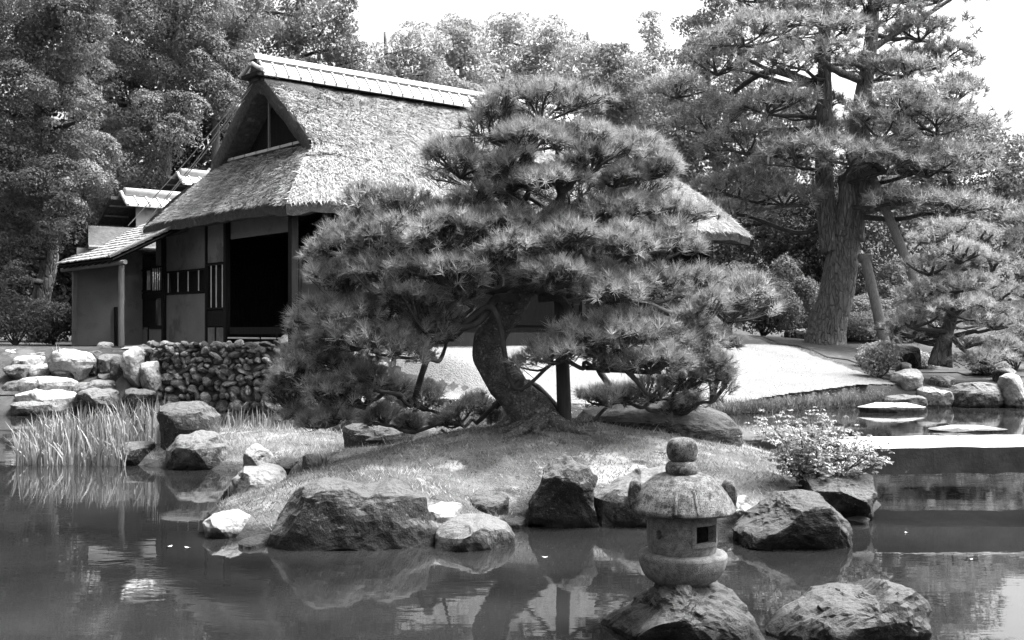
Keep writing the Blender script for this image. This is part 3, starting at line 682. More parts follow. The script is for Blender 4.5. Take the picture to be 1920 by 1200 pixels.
# gable: thick verge, dark recess, sill battens
def vee(off, z_off, u):
    """points foot-peak-foot of the gable outline, moved down/in"""
    v = np.array([1.26, 2.0, 3.0, MID, WD - 3.0, WD - 2.0, WD - 1.26]); z = prof(np.minimum(v, WD - v))
    return H(u, v, z + z_off)
def verge_ring(name, u0, u1, dz_out, dz_in, mat):
    o0, o1 = vee(0, dz_out, u0), vee(0, dz_out, u1); i0, i1 = vee(0, dz_in, u0 + .05), vee(0, dz_in, u1)
    k = 9; f = lambda A: smooth_path(A, 40)
    o0, o1, i0, i1 = map(f, (o0, o1, i0, i1))
    G = np.stack([o1, o0, (o0 + i0) / 2, i0, i1], 1); q = G.reshape(-1, 3); q = q + .035 * fbm(q * 3, 3, 6)[:, None] * np.array([HU[0], HU[1], .4]); G = q.reshape(G.shape)
    m = MB(); m.grid(G); return house.part(name, m, mat, smooth=True)
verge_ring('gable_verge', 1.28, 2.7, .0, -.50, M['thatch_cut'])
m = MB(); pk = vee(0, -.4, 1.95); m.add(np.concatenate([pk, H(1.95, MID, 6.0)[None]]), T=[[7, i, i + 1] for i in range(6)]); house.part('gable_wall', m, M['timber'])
m = MB(); m.bar(H(1.6, 3.9, 6.55), H(1.6, 3.9, 8.1), .05, .05, up=(HU[0], HU[1], 0)); house.part('gable_post', m, M['timber_grey'])
m = MB(); m.bar(H(1.85, 1.9, 6.55), H(1.85, 4.2, 7.9), .06, .06); house.part('gable_brace', m, M['timber'])
vs = np.linspace(1.75, 6.3, 8)
for a, b in zip(vs[:-1], vs[1:]):
    m = MB(); m.bar(H(1.52, a + .03, 6.60), H(1.52, b - .03, 6.60), .14, .07); house.part('sill_tile', m, M['tile'])
# apex stones of the verge and the tiled ridge
RZ = 8.62
m = MB(); m.box(H(6.9, MID, RZ + .06), (11.4, .33, .54), HAX); house.part('ridge_board', m, M['tile_dark'])
m = MB(); m.box(H(6.9, MID, RZ - .10), (11.7, .86, .10), HAX); house.part('ridge_batten', m, M['timber'])
def curved_tile(u0, u1, side, z0, w=.26, drop=.33, sgn=-1):
    t = np.linspace(0, 1, 5); vv = MID + sgn * (.19 + w * t); zz = z0 - drop * (t - .35 * t * (1 - t)) + 0.0
    G = np.zeros((2, 5, 3)); G[0] = H(u0, vv, zz); G[1] = H(u1, vv, zz)
    m = MB(); m.grid(G if sgn < 0 else G[::-1]); G2 = G - [0, 0, .05]; m.grid(G2[::-1] if sgn < 0 else G2)
    m.grid(np.stack([G[:, -1], G2[:, -1]], 0)); m.grid(np.stack([G[0], G2[0]], 0)); m.grid(np.stack([G[1], G2[1]], 0))
    a = H(u0 + .01, vv, zz + .02); m.tube(a, .035, 6); return m
us = np.arange(1.25, 12.5, .36)
tiles_f = None
for u0 in us:
    for sg in (-1, 1):
        house.part('ridge_tile', curved_tile(u0, u0 + .34, 0, RZ + .25, sgn=sg), M['tile'])
m = MB()
for a in np.arange(1.15, 12.6, 1.4):
    b = min(a + 1.39, 12.6); tt = np.linspace(0, np.pi, 9); c0 = [H(a, MID - math.cos(t) * .17, RZ + .33 + math.sin(t) * .17) for t in tt]; c1 = [H(b, MID - math.cos(t) * .17, RZ + .33 + math.sin(t) * .17) for t in tt]
    mm = MB(); mm.grid(np.array([c0, c1])); mm.add(np.array(c0 + [H(a, MID, RZ + .33)]), T=[[9, i, i + 1] for i in range(8)]); house.part('ridge_cap', mm, M['tile'], smooth=False)
for sg in (-1, 1):                                    # upturned end of the tile course
    m = MB(); tt = np.linspace(0, 1, 6); pth = np.array([H(1.12, MID + sg * (.06 + .55 * t), RZ + .22 - .34 * t + .10 * t * t) for t in tt]); m.tube(pth, .055, 8); house.part('ridge_end_roll', m, M['tile'])
for k in range(3):
    m = MB(); m.bar(H(1.32 + .16 * k, MID - .42, RZ - .12 - .0 * k), H(1.32 + .16 * k, MID + .30, RZ + .02), .12, .07); house.part('verge_pole', m, M['bamboo'])
for k, (u0, v0, z0, u1, v1, z1) in enumerate([(1.3, 4.3, 8.3, .2, 8.6, 5.0), (1.3, 4.2, 8.4, -.2, 8.9, 4.9), (1.25, 4.6, 8.0, .6, 8.2, 5.6)]):
    m = MB(); m.tube(np.array([H(u0, v0, z0), H((u0 + u1) / 2, (v0 + v1) / 2, (z0 + z1) / 2 - .06), H(u1, v1, z1)]), .014, 4); house.part('tie_rope', m, M['straw'])

# --- walls of the gable side, on the plane u = WU; w is measured along v from v = 1.4
WU = .75                                             # the wall stands back under the eave; the outer posts at u = .30 carry the eave
def wm(w):
    q = H(.30, 1.4 + np.asarray(w, float), 0); k = q[..., 0] / q[..., 1]; b = H(WU, 1.4, 0)
    return (b[0] - k * b[1]) / (k * HV[1] - HV[0])
def wp(w, z, u=None): return H(WU if u is None else u, 1.4 + wm(w), z)
def wz(py, w):                                       # height of a photo row on this wall
    d = wp(w, 0)[1]; return CAM_H - (py - HOR) / FPX * d
def panel(name, w0, w1, z0, z1, mat, u0=WU, th=.06, parent=None, label=None):
    m = MB(); hbox(m, u0, u0 + th, 1.4 + wm(w0), 1.4 + wm(w1), z0, z1); return house.part(name, m, mat, parent, label=label)
def post(w, z0, z1, s, u=WU, mat='timber', name='post'):
    m = MB(); v_ = 1.4 + (wm(w) if u == WU else w); hbox(m, u - s / 2, u + s / 2, v_ - s / 2, v_ + s / 2, z0, z1); return house.part(name, m, M[mat])
zt = 4.75
post(-1.10, GZ, zt, .17, u=.30)
for (w, s) in ((2.30, .13), (3.44, .09), (6.10, .17), (7.92, .09), (8.77, .10)): post(w, GZ, zt, s)
post(2.92, GZ, wz(612, 2.9), .05); post(7.25, GZ, wz(612, 7.3), .06)
# plaster, bay by bay
panel('plaster_panel', 3.48, 6.02, GZ + .02, wz(552, 4.8), M['plaster'])
panel('plaster_panel', 3.48, 6.02, wz(506, 4.8), zt, M['plaster'])
panel('plaster_panel', 2.36, 3.40, GZ + .02, wz(614, 2.9), M['plaster'])
panel('plaster_panel', 2.36, 3.40, wz(492, 2.9), zt, M['plaster'])
panel('plaster_panel', 6.18, 7.88, GZ + .02, wz(617, 7.2), M['plaster'])
panel('plaster_panel', 6.18, 6.75, wz(500, 7.2), zt, M['plaster'])
panel('plaster_panel', 7.96, 8.72, GZ + .02, wz(556, 8.4), M['plaster'])
panel('lintel_board', 6.18, 8.72, wz(560, 7.2), wz(550, 7.2), M['timber'], WU - .03, .10)
panel('door_board', 6.80, 7.88, wz(614, 7.2), wz(560, 7.2), M['timber'], WU + .02)
panel('door_opening', 6.20, 6.78, wz(614, 7.2), wz(560, 7.2), M['timber'], WU + .25)
panel('door_sill', 6.18, 7.1, wz(617, 7.2), wz(610, 7.2), M['timber'], WU - .05, .1)
panel('wall_board', 2.36, 3.40, wz(612, 2.9), wz(582, 2.9), M['timber'], WU - .01)
def window(w0, w1, y0, y1, bars, back, name='window'):
    z0, z1 = wz(y1, (w0 + w1) / 2), wz(y0, (w0 + w1) / 2); f = MB(); t = .05; a, b = 1.4 + wm(w0), 1.4 + wm(w1)
    hbox(f, WU - .04, WU + .06, a, b, z0, z0 + t); hbox(f, WU - .04, WU + .06, a, b, z1 - t, z1)
    hbox(f, WU - .04, WU + .06, a, a + t, z0 + t, z1 - t); hbox(f, WU - .04, WU + .06, b - t, b, z0 + t, z1 - t)
    fo = house.part(name, f, M['timber'])
    m = MB(); hbox(m, WU + .12, WU + .15, a, b, z0, z1); house.part('backing', m, M[back], fo)
    for q in bars:
        m = MB(); m.tube(np.array([wp(q, z0 + .04, WU - .02), wp(q, z1 - .04, WU - .02)]), .017, 6); house.part('bar', m, M['bamboo'], fo)
    return fo
window(3.50, 6.00, 506, 550, (5.85, 5.2, 4.55, 3.9), 'timber')
window(2.38, 3.38, 494, 580, (2.5, 2.85, 3.15), 'timber')
fo = window(6.2, 7.35, 500, 548, (6.3, 6.45, 6.6, 6.75, 6.9, 7.05), 'timber')
fo = window(7.0, 8.65, 506, 548, (7.1, 7.2, 7.3), 'paper', 'paper_window')
m = MB(); hbox(m, WU + .0, WU + .05, 1.4 + wm(7.05), 1.4 + wm(8.6), wz(528, 7.8), wz(525, 7.8)); house.part('rail', m, M['timber'], fo)
# lean-to end wall and its posts
def lp(t, w, z): return H(.30 - t, 1.4 + w, z)
m = MB(); hbox(m, -1.2, WU - .01, 1.4 + 8.80, 1.4 + 8.86, GZ + .02, 4.3); house.part('end_wall', m, M['plaster'])
m = MB(); hbox(m, -1.32, -1.20, 1.4 + 8.75, 1.4 + 8.87, GZ - .05, 3.7); house.part('post', m, M['timber_grey'])
m = MB(); hbox(m, -.12, -.04, 1.4 + 8.72, 1.4 + 8.79, GZ, 2.6); house.part('post', m, M['timber'])
m = MB(); b0 = lp(1.62, 5.10, GZ - .1); b1 = lp(1.62, 5.10, 3.62); pth = b0[None] + (b1 - b0)[None] * np.linspace(0, 1, 12)[:, None]; pth = pth + .02 * np.stack([fbm(pth * 2, 2, 1), fbm(pth * 2, 2, 2), 0 * pth[:, 0]], -1)
m.tube(pth, .075, 10); house.part('free_post', m, M['timber_grey'], smooth=True, label='pale log post holding the lean-to roof')
# lean-to roof: shingles in courses over rafters
w0, w1 = 4.83, 9.15
def lean(t, w): return lp(t, w, 3.80 + (2.0 - t) * .50)
for k in range(12):
    ta, tb = 2.02 - k * .215, 2.02 - (k + 1) * .215 - .05; n = 40; ww = np.linspace(w0, w1, n); r = np.random.default_rng(900 + k)
    j = r.uniform(-.012, .012, n); A = lean(ta, ww) + np.stack([0 * j, 0 * j, j + .05], -1); B = lean(tb, ww) + [0, 0, .025]; A2 = A - [0, 0, .03]; B2 = B - [0, 0, .03]
    m = MB(); m.grid(np.stack([B2, B, A, A2], 0)); m.add(np.array([A[0], B[0], B2[0], A2[0]]), Q=[[0, 1, 2, 3]]); m.add(np.array([A[-1], B[-1], B2[-1], A2[-1]]), Q=[[3, 2, 1, 0]]); house.part('shingle_course', m, M['shingle'])
m = MB(); A, B, C, D = lean(1.95, w0), lean(1.95, w1), lean(-.5, w1), lean(-.5, w0); q = np.array([A, B, C, D]) - [0, 0, .06]; m.add(np.concatenate([q, q - [0, 0, .03]]), Q=[[0, 1, 2, 3], [7, 6, 5, 4], [0, 4, 5, 1], [1, 5, 6, 2], [2, 6, 7, 3], [3, 7, 4, 0]]); house.part('roof_board', m, M['timber'])
m = MB(); m.tube(np.array([lp(1.72, w0 - .25, 3.68), lp(1.72, w1 + .25, 3.66)]), .06, 8); house.part('lean_to_beam', m, M['timber_grey'])
m = MB(); m.tube(np.array([lean(2.05, w0 + .03) + [0, 0, .06], lean(0, w0 + .03) + [0, 0, .06]]), .045, 8); house.part('rake_pole', m, M['timber_grey'])
for k in range(9):
    w = w0 + .2 + k * (w1 - w0 - .4) / 8; m = MB(); m.tube(np.array([lean(2.0, w) - [0, 0, .13], lean(-.2, w) - [0, 0, .13]]), .03, 6); house.part('rafter', m, M['timber'])

# --- the open room at the near corner
m = MB(); hbox(m, WU + .15, WU + 3.2, 1.4 - .6, 1.4 + 3.0, GZ + .42, GZ + .52); house.part('veranda_floor', m, M['timber'])
m = MB(); hbox(m, WU - .02, WU + .12, 1.4 - .6, 1.4 + 3.0, GZ + .36, GZ + .54); house.part('veranda_beam', m, M['timber'])
m = MB(); hbox(m, WU - .02, WU + .06, 1.4 + .45, 1.4 + .53, GZ, GZ + .36); house.part('veranda_leg', m, M['timber'])
for zz in (GZ + .10, GZ + .26):
    for a, b in ((-.95, .43), (.56, 2.22)):
        m = MB(); m.tube(np.array([wp(a, zz), wp(b, zz)]), .022, 6); house.part('bamboo_rail', m, M['bamboo'])
m = MB(); hbox(m, WU + .2, WU + .24, 1.4 - .6, 1.4 + 3.0, GZ, GZ + .40); house.part('veranda_skirt', m, M['timber'])
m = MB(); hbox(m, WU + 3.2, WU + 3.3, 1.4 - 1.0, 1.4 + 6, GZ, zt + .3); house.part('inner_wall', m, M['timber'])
for a, b, mt in ((-.4, .9, 'plaster'), (1.2, 1.32, 'timber_grey')):
    m = MB(); hbox(m, WU + 3.14, WU + 3.2, 1.4 + a, 1.4 + b, GZ + .55, wz(470, 1)); house.part('inner_screen', m, M[mt])
for a, b, z1 in ((.15, 1.0, 2.0), (1.12, 1.95, 2.0)):
    m = MB(); hbox(m, WU + 1.5, WU + 1.54, 1.4 + a, 1.4 + b, GZ + .55, GZ + z1); house.part('sliding_screen', m, M['plaster'])
    m = MB(); hbox(m, WU + 1.46, WU + 1.5, 1.4 + b, 1.4 + b + .07, GZ + .52, GZ + 2.6); house.part('inner_post', m, M['timber_grey'])
m = MB(); hbox(m, WU + .05, UL - 1.2, 1.4 - 1.0, 1.4 - .92, GZ + .05, GZ + .4); house.part('front_skirt', m, M['timber'])
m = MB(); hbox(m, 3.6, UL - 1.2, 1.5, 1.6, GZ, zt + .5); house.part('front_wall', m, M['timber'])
for u in (3.6, 6.6, 9.6, 12.6, 15.1):
    m = MB(); hbox(m, u - .07, u + .07, .36, .50, GZ, zt); house.part('post', m, M['timber'])
for u in (4.2, 7.2, 10.2, 13.2):
    m = MB(); hbox(m, u, u + 1.9, 1.44, 1.5, GZ + .6, GZ + 2.3); house.part('board_screen', m, M['timber'])
m = MB(); hbox(m, UL - 1.25, UL - 1.15, .4, WD - .6, GZ, zt + .4); house.part('right_wall', m, M['timber'])
m = MB(); hbox(m, WU + .3, UL - 1.2, WD - .5, WD - .4, GZ, zt + .3); house.part('rear_wall', m, M['timber'])
m = MB(); hbox(m, .25, .35, .25, 7.6, zt - .05, zt + .12); house.part('wall_plate', m, M['timber'])
panel('transom', -1.0, 2.24, wz(440, .5), zt, M['plaster'], WU + .08)

# ------------------------------------------------------------------ tiled annexes behind
def annex(u0, v0, zr, ln, label, down=1.0):
    t = Thing('tiled_annex', label, 'outbuilding', H(u0 + ln / 2, v0, GZ))
    for k, u in enumerate(np.arange(u0, u0 + ln - .3, .36)):
        for sg in (-1, 1):
            tt = np.linspace(0, 1, 5); vv = v0 + sg * (.08 + .40 * tt); zz = zr - .02 - .30 * (tt - .3 * tt * (1 - tt))
            G = np.array([H(u, vv, zz), H(u + .34, vv, zz)]); m = MB(); m.grid(G); m.grid(G - [0, 0, .05]); m.grid(np.stack([G[:, -1], G[:, -1] - [0, 0, .05]], 0)); m.tube(H(u + .02, vv, zz + .02), .035, 6); t.part('roof_tile', m, M['tile'])
    m = MB(); m.tube(np.array([H(u0 + .12, v0, zr + .09), H(u0 + ln, v0, zr + .09)]), .15, 14); t.part('ridge_roll', m, M['tile'], smooth=True)
    for sg in (-1, 1):
        m = MB(); tt = np.linspace(0, 1, 6); m.tube(H(u0 + .02, v0 + sg * .52 * tt, zr + .10 - .56 * tt + .12 * tt * tt), .05, 8); t.part('tile_edge', m, M['tile'])
    m = MB(); hbox(m, u0 + .35, u0 + ln, v0 - .34, v0 - .28, GZ + 2.2, zr - .30); t.part('wall', m, M['plaster'])
    m = MB(); hbox(m, u0 + .35, u0 + .45, v0 - .28, v0 + 2.0, GZ, zr - .9); t.part('gable_wall', m, M['timber'])
    m = MB(); A = np.array([H(u0 - .3, v0, zr - .05), H(u0 + ln, v0, zr - .05), H(u0 + ln, v0 + 2.6, zr - 1.75), H(u0 - .3, v0 + 2.6, zr - 1.75)]); m.add(np.concatenate([A, A - [0, 0, .10]]), Q=[[0, 1, 2, 3], [7, 6, 5, 4], [0, 4, 5, 1], [1, 5, 6, 2], [2, 6, 7, 3], [3, 7, 4, 0]]); t.part('rear_roof', m, M['shingle_shaded'])
    for k in range(6):
        f = .1 + k * .16; a = H(u0 - .25, v0 + 2.6 * f, zr - .14 - 1.7 * f); b = H(u0 + .5, v0 + 2.6 * f, zr - .14 - 1.7 * f); m = MB(); m.bar(a, b, .07, .08); t.part('purlin', m, M['timber_grey'])
    m = MB(); A = np.array([H(u0 - 1.1, v0 - .35, zr - 1.02), H(u0 - 1.1, v0 + 1.9, zr - 1.10), H(u0 + ln, v0 + 1.9, zr - 1.0), H(u0 + ln, v0 - .35, zr - .95)]); A2 = np.array([H(u0 - 1.5, v0 - 1.5, zr - 1.75), H(u0 + ln, v0 - 1.5, zr - 1.60)])
    q = np.array([A[0], A[3], A2[1], A2[0]]); m.add(np.concatenate([q, q - [0, 0, .10]]), Q=[[3, 2, 1, 0], [4, 5, 6, 7], [2, 3, 7, 6], [3, 0, 4, 7], [0, 1, 5, 4], [1, 2, 6, 5]]); t.part('skirt_roof', m, M['shingle_shaded'])
    m = MB(); m.tube(np.array([H(u0 - 1.5, v0 - 1.5, zr - 1.74), H(u0 + ln, v0 - 1.5, zr - 1.59)]), .06, 6); t.part('skirt_pole', m, M['timber_grey'])
    m = MB(); hbox(m, u0 - .6, u0 - .2, v0 - .9, v0 - .84, zr - 2.0, zr - 1.72); t.part('vent_panel', m, M['plaster'])
    m = MB(); hbox(m, u0 - .8, u0 + ln, v0 - .8, v0 + 1.6, GZ, zr - 1.9); t.part('body', m, M['timber'])
    return t
annex(.40, 11.05, 6.02, 5.0, 'low annex with white tiled ridge at the left end of the thatched roof')
annex(3.3, 13.6, 7.15, 5.0, 'farther annex whose white tiled ridge peeps over the thatch')
# ------------------------------------------------------------------ foliage builders
def needle_tris(tips, dirs, k, length, width, seed, amin=.12, amax=1.25, back=.05):
    """k needles round every shoot tip; one thin triangle each"""
    r = np.random.default_rng(seed); n = len(tips)
    t = np.repeat(tips, k, 0); d = np.repeat(unit(dirs), k, 0); m = n * k
    ref = unit(r.normal(size=(m, 3))); s = unit(np.cross(d, ref)); a = amin + (amax - amin) * r.random(m) ** .8
    nd = d * np.cos(a)[:, None] + s * np.sin(a)[:, None]
    L = np.repeat(r.uniform(.6, 1.25, n), k) * r.uniform(.7, 1.1, m) * length
    b = t - d * (r.random(m) * back)[:, None]
    w = unit(np.cross(nd, unit(r.normal(size=(m, 3))))) * (width / 2)
    V = np.stack([b - w, b + w, b + nd * L[:, None]], 1).reshape(-1, 3)
    return V, np.arange(3 * m).reshape(-1, 3)
def pad_tips(c, rx, ry, rz, n, seed, low=.12):
    """shoot tips over the top of a cloud-pruned pad"""
    r = np.random.default_rng(seed); a = r.uniform(0, 2 * np.pi, n); q = np.sqrt(r.random(n))
    lob = 1 + .22 * np.sin(a * 3 + seed) + .14 * np.sin(a * 7 + seed * 2.3)
    x, y = np.cos(a) * q * lob, np.sin(a) * q * lob
    z = np.sqrt(np.clip(1 - q * q, 0, 1)) * r.uniform(.55, 1.08, n) + .22 * vnoise(np.stack([x * 2.2, y * 2.2, 0 * x + seed], -1), seed)
    lo = r.random(n) < low; z = np.where(lo, r.uniform(-.45, .3, n), z)
    z = z + x * r.normal(0, .28) + y * r.normal(0, .2)
    tips = np.asarray(c) + np.stack([x * rx, y * ry, z * rz], -1)
    dirs = unit(np.stack([x * .75, y * .75, .75 + .25 * z - .5 * lo], -1) + r.normal(0, .22, (n, 3)))
    return tips, dirs
def twig_mesh(root, tips, dirs, seed, r0=.02, nlimb=7, r1=.004):
    """branching twigs from the pad's root to each shoot"""
    r = np.random.default_rng(seed); root = np.asarray(root, float); mb = MB()
    nl = max(2, min(nlimb, len(tips))); cent = tips[r.choice(len(tips), nl, replace=False)]
    for _ in range(3):
        own = np.argmin(((tips[:, None] - cent[None]) ** 2).sum(-1), 1)
        cent = np.array([tips[own == j].mean(0) if (own == j).any() else cent[j] for j in range(nl)])
    Vs = []; Qs = []; kk = 0
    for j in range(nl):
        e = cent[j] - [0, 0, .10 * np.linalg.norm(cent[j] - root)]; mid = (root + e) / 2 + r.normal(0, .10, 3) * np.linalg.norm(e - root)
        pth = smooth_path([root, mid, e], 7); rad = np.linspace(r0, r0 * .45, 7); mb.tube(pth, rad, 5, cap=False)
        tt = np.where(own == j)[0]
        for i in tt:
            s = pth[int(r.integers(2, 7))]; ti = tips[i]; md = (s + ti) / 2 + r.normal(0, .14, 3) * np.linalg.norm(ti - s) - dirs[i] * .06
            P3 = np.stack([s, md, ti]); rr = np.array([r0 * .35, r0 * .25, r1]); 
            a = unit(np.cross(ti - s, [.3, .2, 1.])); b = unit(np.cross(ti - s, a)); ring = [a, -.5 * a + .87 * b, -.5 * a - .87 * b]
            Vs.append(np.concatenate([[P3[q] + rr[q] * v for v in ring] for q in range(3)]))
            Qs.append(np.array([[q * 3 + u, q * 3 + (u + 1) % 3, q * 3 + 3 + (u + 1) % 3, q * 3 + 3 + u] for q in range(2) for u in range(3)]) + kk); kk += 9
    if Vs: mb.add(np.concatenate(Vs), Q=np.concatenate(Qs))
    return mb
def merge(mbs):
    out = MB()
    for m in mbs:
        if not m.V: continue
        V = np.concatenate(m.V); out.add(V, T=np.concatenate(m.T) if m.T else None, Q=np.concatenate(m.Q) if m.Q else None)
    return out
def leaf_quads(pos, nrm, size, seed, aspect=.5, jit=.7):
    r = np.random.default_rng(seed); n = len(pos); nn = unit(nrm + r.normal(0, jit, (n, 3))); t = unit(np.cross(nn, r.normal(size=(n, 3)))); b = np.cross(nn, t)
    s = np.broadcast_to(size, (n,))[:, None] * r.uniform(.65, 1.25, n)[:, None]
    V = np.stack([pos - t * s * .5, pos - b * s * aspect * .5 + nn * s * .06, pos + t * s * .5, pos + b * s * aspect * .5 + nn * s * .06], 1).reshape(-1, 3)
    return V, np.arange(4 * n).reshape(-1, 4)
def clump_leaves(c, rad, n, seed, up=.35, inner=.12):
    """leaf places over a lumpy clump; more on the upper side"""
    r = np.random.default_rng(seed); d = unit(r.normal(size=(n, 3)) + [0, 0, up]); q = 1 + .38 * fbm(d * 2.3 + seed * 1.7, 3, seed) + .16 * fbm(d * 7 + seed, 2, seed + 3)
    s = np.where(r.random(n) < inner, r.uniform(.3, .9, n), r.uniform(.88, 1.06, n))
    return np.asarray(c) + d * np.asarray(rad) * (q * s)[:, None], d

def set_tone(o, per, n_rep, seed, lo=.55, hi=1.3):
    """young and old shoots differ in tone"""
    r = np.random.default_rng(seed); n = len(o.data.vertices) // (3 * per) + 1
    t = np.repeat(lo + (hi - lo) * r.random(n) ** 1.0, 3 * per)[:len(o.data.vertices)].astype(np.float32)
    a = o.data.attributes.new('tone', 'FLOAT', 'POINT'); a.data.foreach_set('value', t)
# ------------------------------------------------------------------ the pine on the island
PB = P(1008, 822, 13.35); PB[2] = isle_z(PB[0], PB[1])
pine = Thing('leaning_pine', 'spreading cloud-pruned pine with leaning crooked trunk on the island', 'tree', PB)
tp = [P(1040, 836, 12.9), P(1008, 790, 12.95), P(962, 735, 13.0), P(922, 682, 13.05), P(914, 642, 13.05), P(942, 600, 13.05), P(978, 550, 13.05), P(1000, 500, 13.1), P(1008, 450, 13.15), P(985, 400, 13.2), P(960, 350, 13.2), P(985, 300, 13.2), P(1010, 240, 13.2), P(1015, 200, 13.2)]
tr = np.array([.34, .27, .215, .18, .165, .16, .155, .145, .135, .11, .09, .065, .045, .02])
tp = [q * [1 + .4 / 13, 1, 1] + [0, .4, 0] - [0, 0, (CAM_H - q[2]) * .4 / 13] for q in tp]
path = smooth_path(tp, 90); rad = np.interp(np.linspace(0, 13, 90), np.arange(14), tr)
rad = rad * (1 + .05 * np.sin(np.arange(90) * .9))
m = MB(); m.tube(path, rad, 28, wob=.16, seed=4)
V = np.concatenate(m.V); V += unit(V - V.mean(0)) * 0
trunk = pine.part('trunk', m, M['bark'], smooth=True)
for k, (a, L_, r0) in enumerate([(-2.5, .55, .10), (-2.05, .75, .09), (-1.5, .45, .08), (-.7, .6, .10), (-3.1, .6, .08), (.2, .5, .07), (1.5, .5, .08), (2.5, .5, .08)]):
    st = P(1010, 815, 13.32); q = []
    for t in np.linspace(0, 1, 8):
        x = st[0] + math.cos(a) * (.16 + L_ * t) + .07 * math.sin(t * 6 + k); y = st[1] + math.sin(a) * (.16 + L_ * t); q.append((x, y, isle_z(x, y) + .10 * (1 - t) ** 2 + .02 - .05 * t))
    m = MB(); m.tube(np.array(q), np.linspace(r0, .02, 8), 8, wob=.2, seed=k); pine.part('root', m, M['bark'], smooth=True)

# pads: px, py, half width, half height (photo pixels), depth
PADS = [(1010, 205, 125, 46, 13.2), (930, 240, 75, 36, 12.9), (1095, 240, 80, 34, 12.9), (1010, 262, 110, 36, 12.5), (850, 295, 78, 42, 12.9), (940, 300, 70, 30, 12.4), (1110, 290, 90, 44, 12.5), (1200, 275, 62, 38, 13.0), (1235, 318, 62, 32, 12.9), (1030, 318, 75, 24, 12.2), (1170, 325, 60, 26, 12.6),
        (740, 385, 105, 46, 12.9), (650, 425, 70, 46, 13.0), (860, 385, 85, 34, 12.6), (700, 455, 95, 42, 12.3), (830, 440, 95, 40, 12.1), (940, 420, 90, 36, 12.2), (1060, 405, 80, 34, 12.8), (1160, 390, 95, 36, 12.7), (1255, 405, 70, 38, 13.1), (1050, 455, 110, 40, 11.9), (1160, 450, 90, 42, 12.0), (1260, 460, 62, 42, 12.5),
        (625, 505, 62, 44, 12.9), (720, 520, 90, 40, 12.2), (830, 505, 85, 38, 11.9), (930, 485, 75, 34, 11.7), (1040, 510, 85, 34, 11.7), (1140, 520, 90, 36, 11.9), (1235, 535, 85, 36, 12.4), (1315, 520, 50, 32, 13.0),
        (1385, 565, 80, 46, 12.9), (1310, 575, 60, 34, 12.5), (600, 600, 66, 40, 12.7), (680, 575, 80, 34, 12.3), (780, 570, 85, 34, 12.1), (858, 560, 50, 28, 12.1),
        (720, 630, 100, 36, 11.9), (800, 615, 46, 26, 12.3), (640, 645, 60, 32, 12.2), (1040, 648, 70, 30, 11.9), (1100, 640, 66, 30, 11.8), (1190, 620, 90, 38, 12.0), (1280, 625, 75, 36, 12.3), (1345, 620, 40, 30, 12.8), (1240, 665, 80, 28, 11.8), (1320, 665, 50, 28, 12.3),
        (555, 705, 52, 40, 12.5), (620, 735, 65, 34, 12.2), (600, 775, 60, 20, 12.2), (690, 700, 66, 28, 12.3), (790, 740, 56, 28, 13.8), (850, 765, 50, 22, 13.6), (910, 745, 30, 24, 13.9), (1150, 730, 70, 20, 13.2), (1230, 720, 60, 24, 12.9), (1300, 720, 55, 30, 12.9), (1362, 728, 34, 36, 12.8), (1130, 680, 45, 20, 12.0), (700, 775, 45, 20, 13.4), (770, 790, 40, 16, 13.6), (540, 735, 46, 34, 12.9), (650, 690, 60, 30, 12.8), (590, 660, 50, 30, 13.0), (670, 750, 56, 26, 12.9), (740, 720, 50, 24, 13.2), (560, 780, 46, 22, 12.8), (1270, 745, 56, 20, 13.3), (1340, 690, 44, 26, 13.0)]
BACKP = [(900, 330, 120, 40, 14.3), (1080, 350, 130, 40, 14.4), (1200, 360, 90, 36, 14.4), (780, 420, 120, 44, 14.6), (960, 400, 110, 40, 14.9), (1130, 430, 120, 44, 14.8), (1260, 440, 80, 40, 14.5), (660, 510, 90, 44, 14.6), (800, 520, 110, 40, 15.0), (960, 480, 110, 36, 15.2), (1110, 520, 120, 40, 15.0), (1280, 540, 90, 40, 14.6), (720, 600, 100, 36, 14.7), (1180, 600, 110, 34, 15.0), (1320, 610, 60, 34, 14.3), (840, 590, 70, 30, 15.0)]
nv = []; nt = []; kn = 0; twigs = []; branches = []
r = np.random.default_rng(31); todo = []
for i, (px, py, hw, hh, d) in enumerate(PADS + BACKP):
    back = i >= len(PADS); d = 13.65 + (d - 13.1) * .72; px += r.uniform(-10, 10); py += r.uniform(-14, 14); hw *= r.uniform(.72, 1.12); hh *= r.uniform(.85, 1.35)
    c = P(px, py + hh * .35, d); s = d / FPX; rx, rz = hw * s, hh * s * 1.12; ry = min(rx, .62) * r.uniform(.8, 1.1)
    n = int((120 if not back else 80) * (rx * ry * 3.14 / .6) ** .8) + 22
    tips, dirs = pad_tips(c, rx, ry, rz, n, 500 + i, .07)
    V, T = needle_tris(tips, dirs, 34, .145, .0072, 700 + i, back=.07)
    nv.append(V); nt.append(T + kn); kn += len(V)
    root = c - [0, 0, rz * .40] + [-c[0] * .06, (13.5 - d) * .15, 0]
    twigs.append(twig_mesh(root, tips, dirs, 900 + i, .020, 8, .005)); todo.append(root)
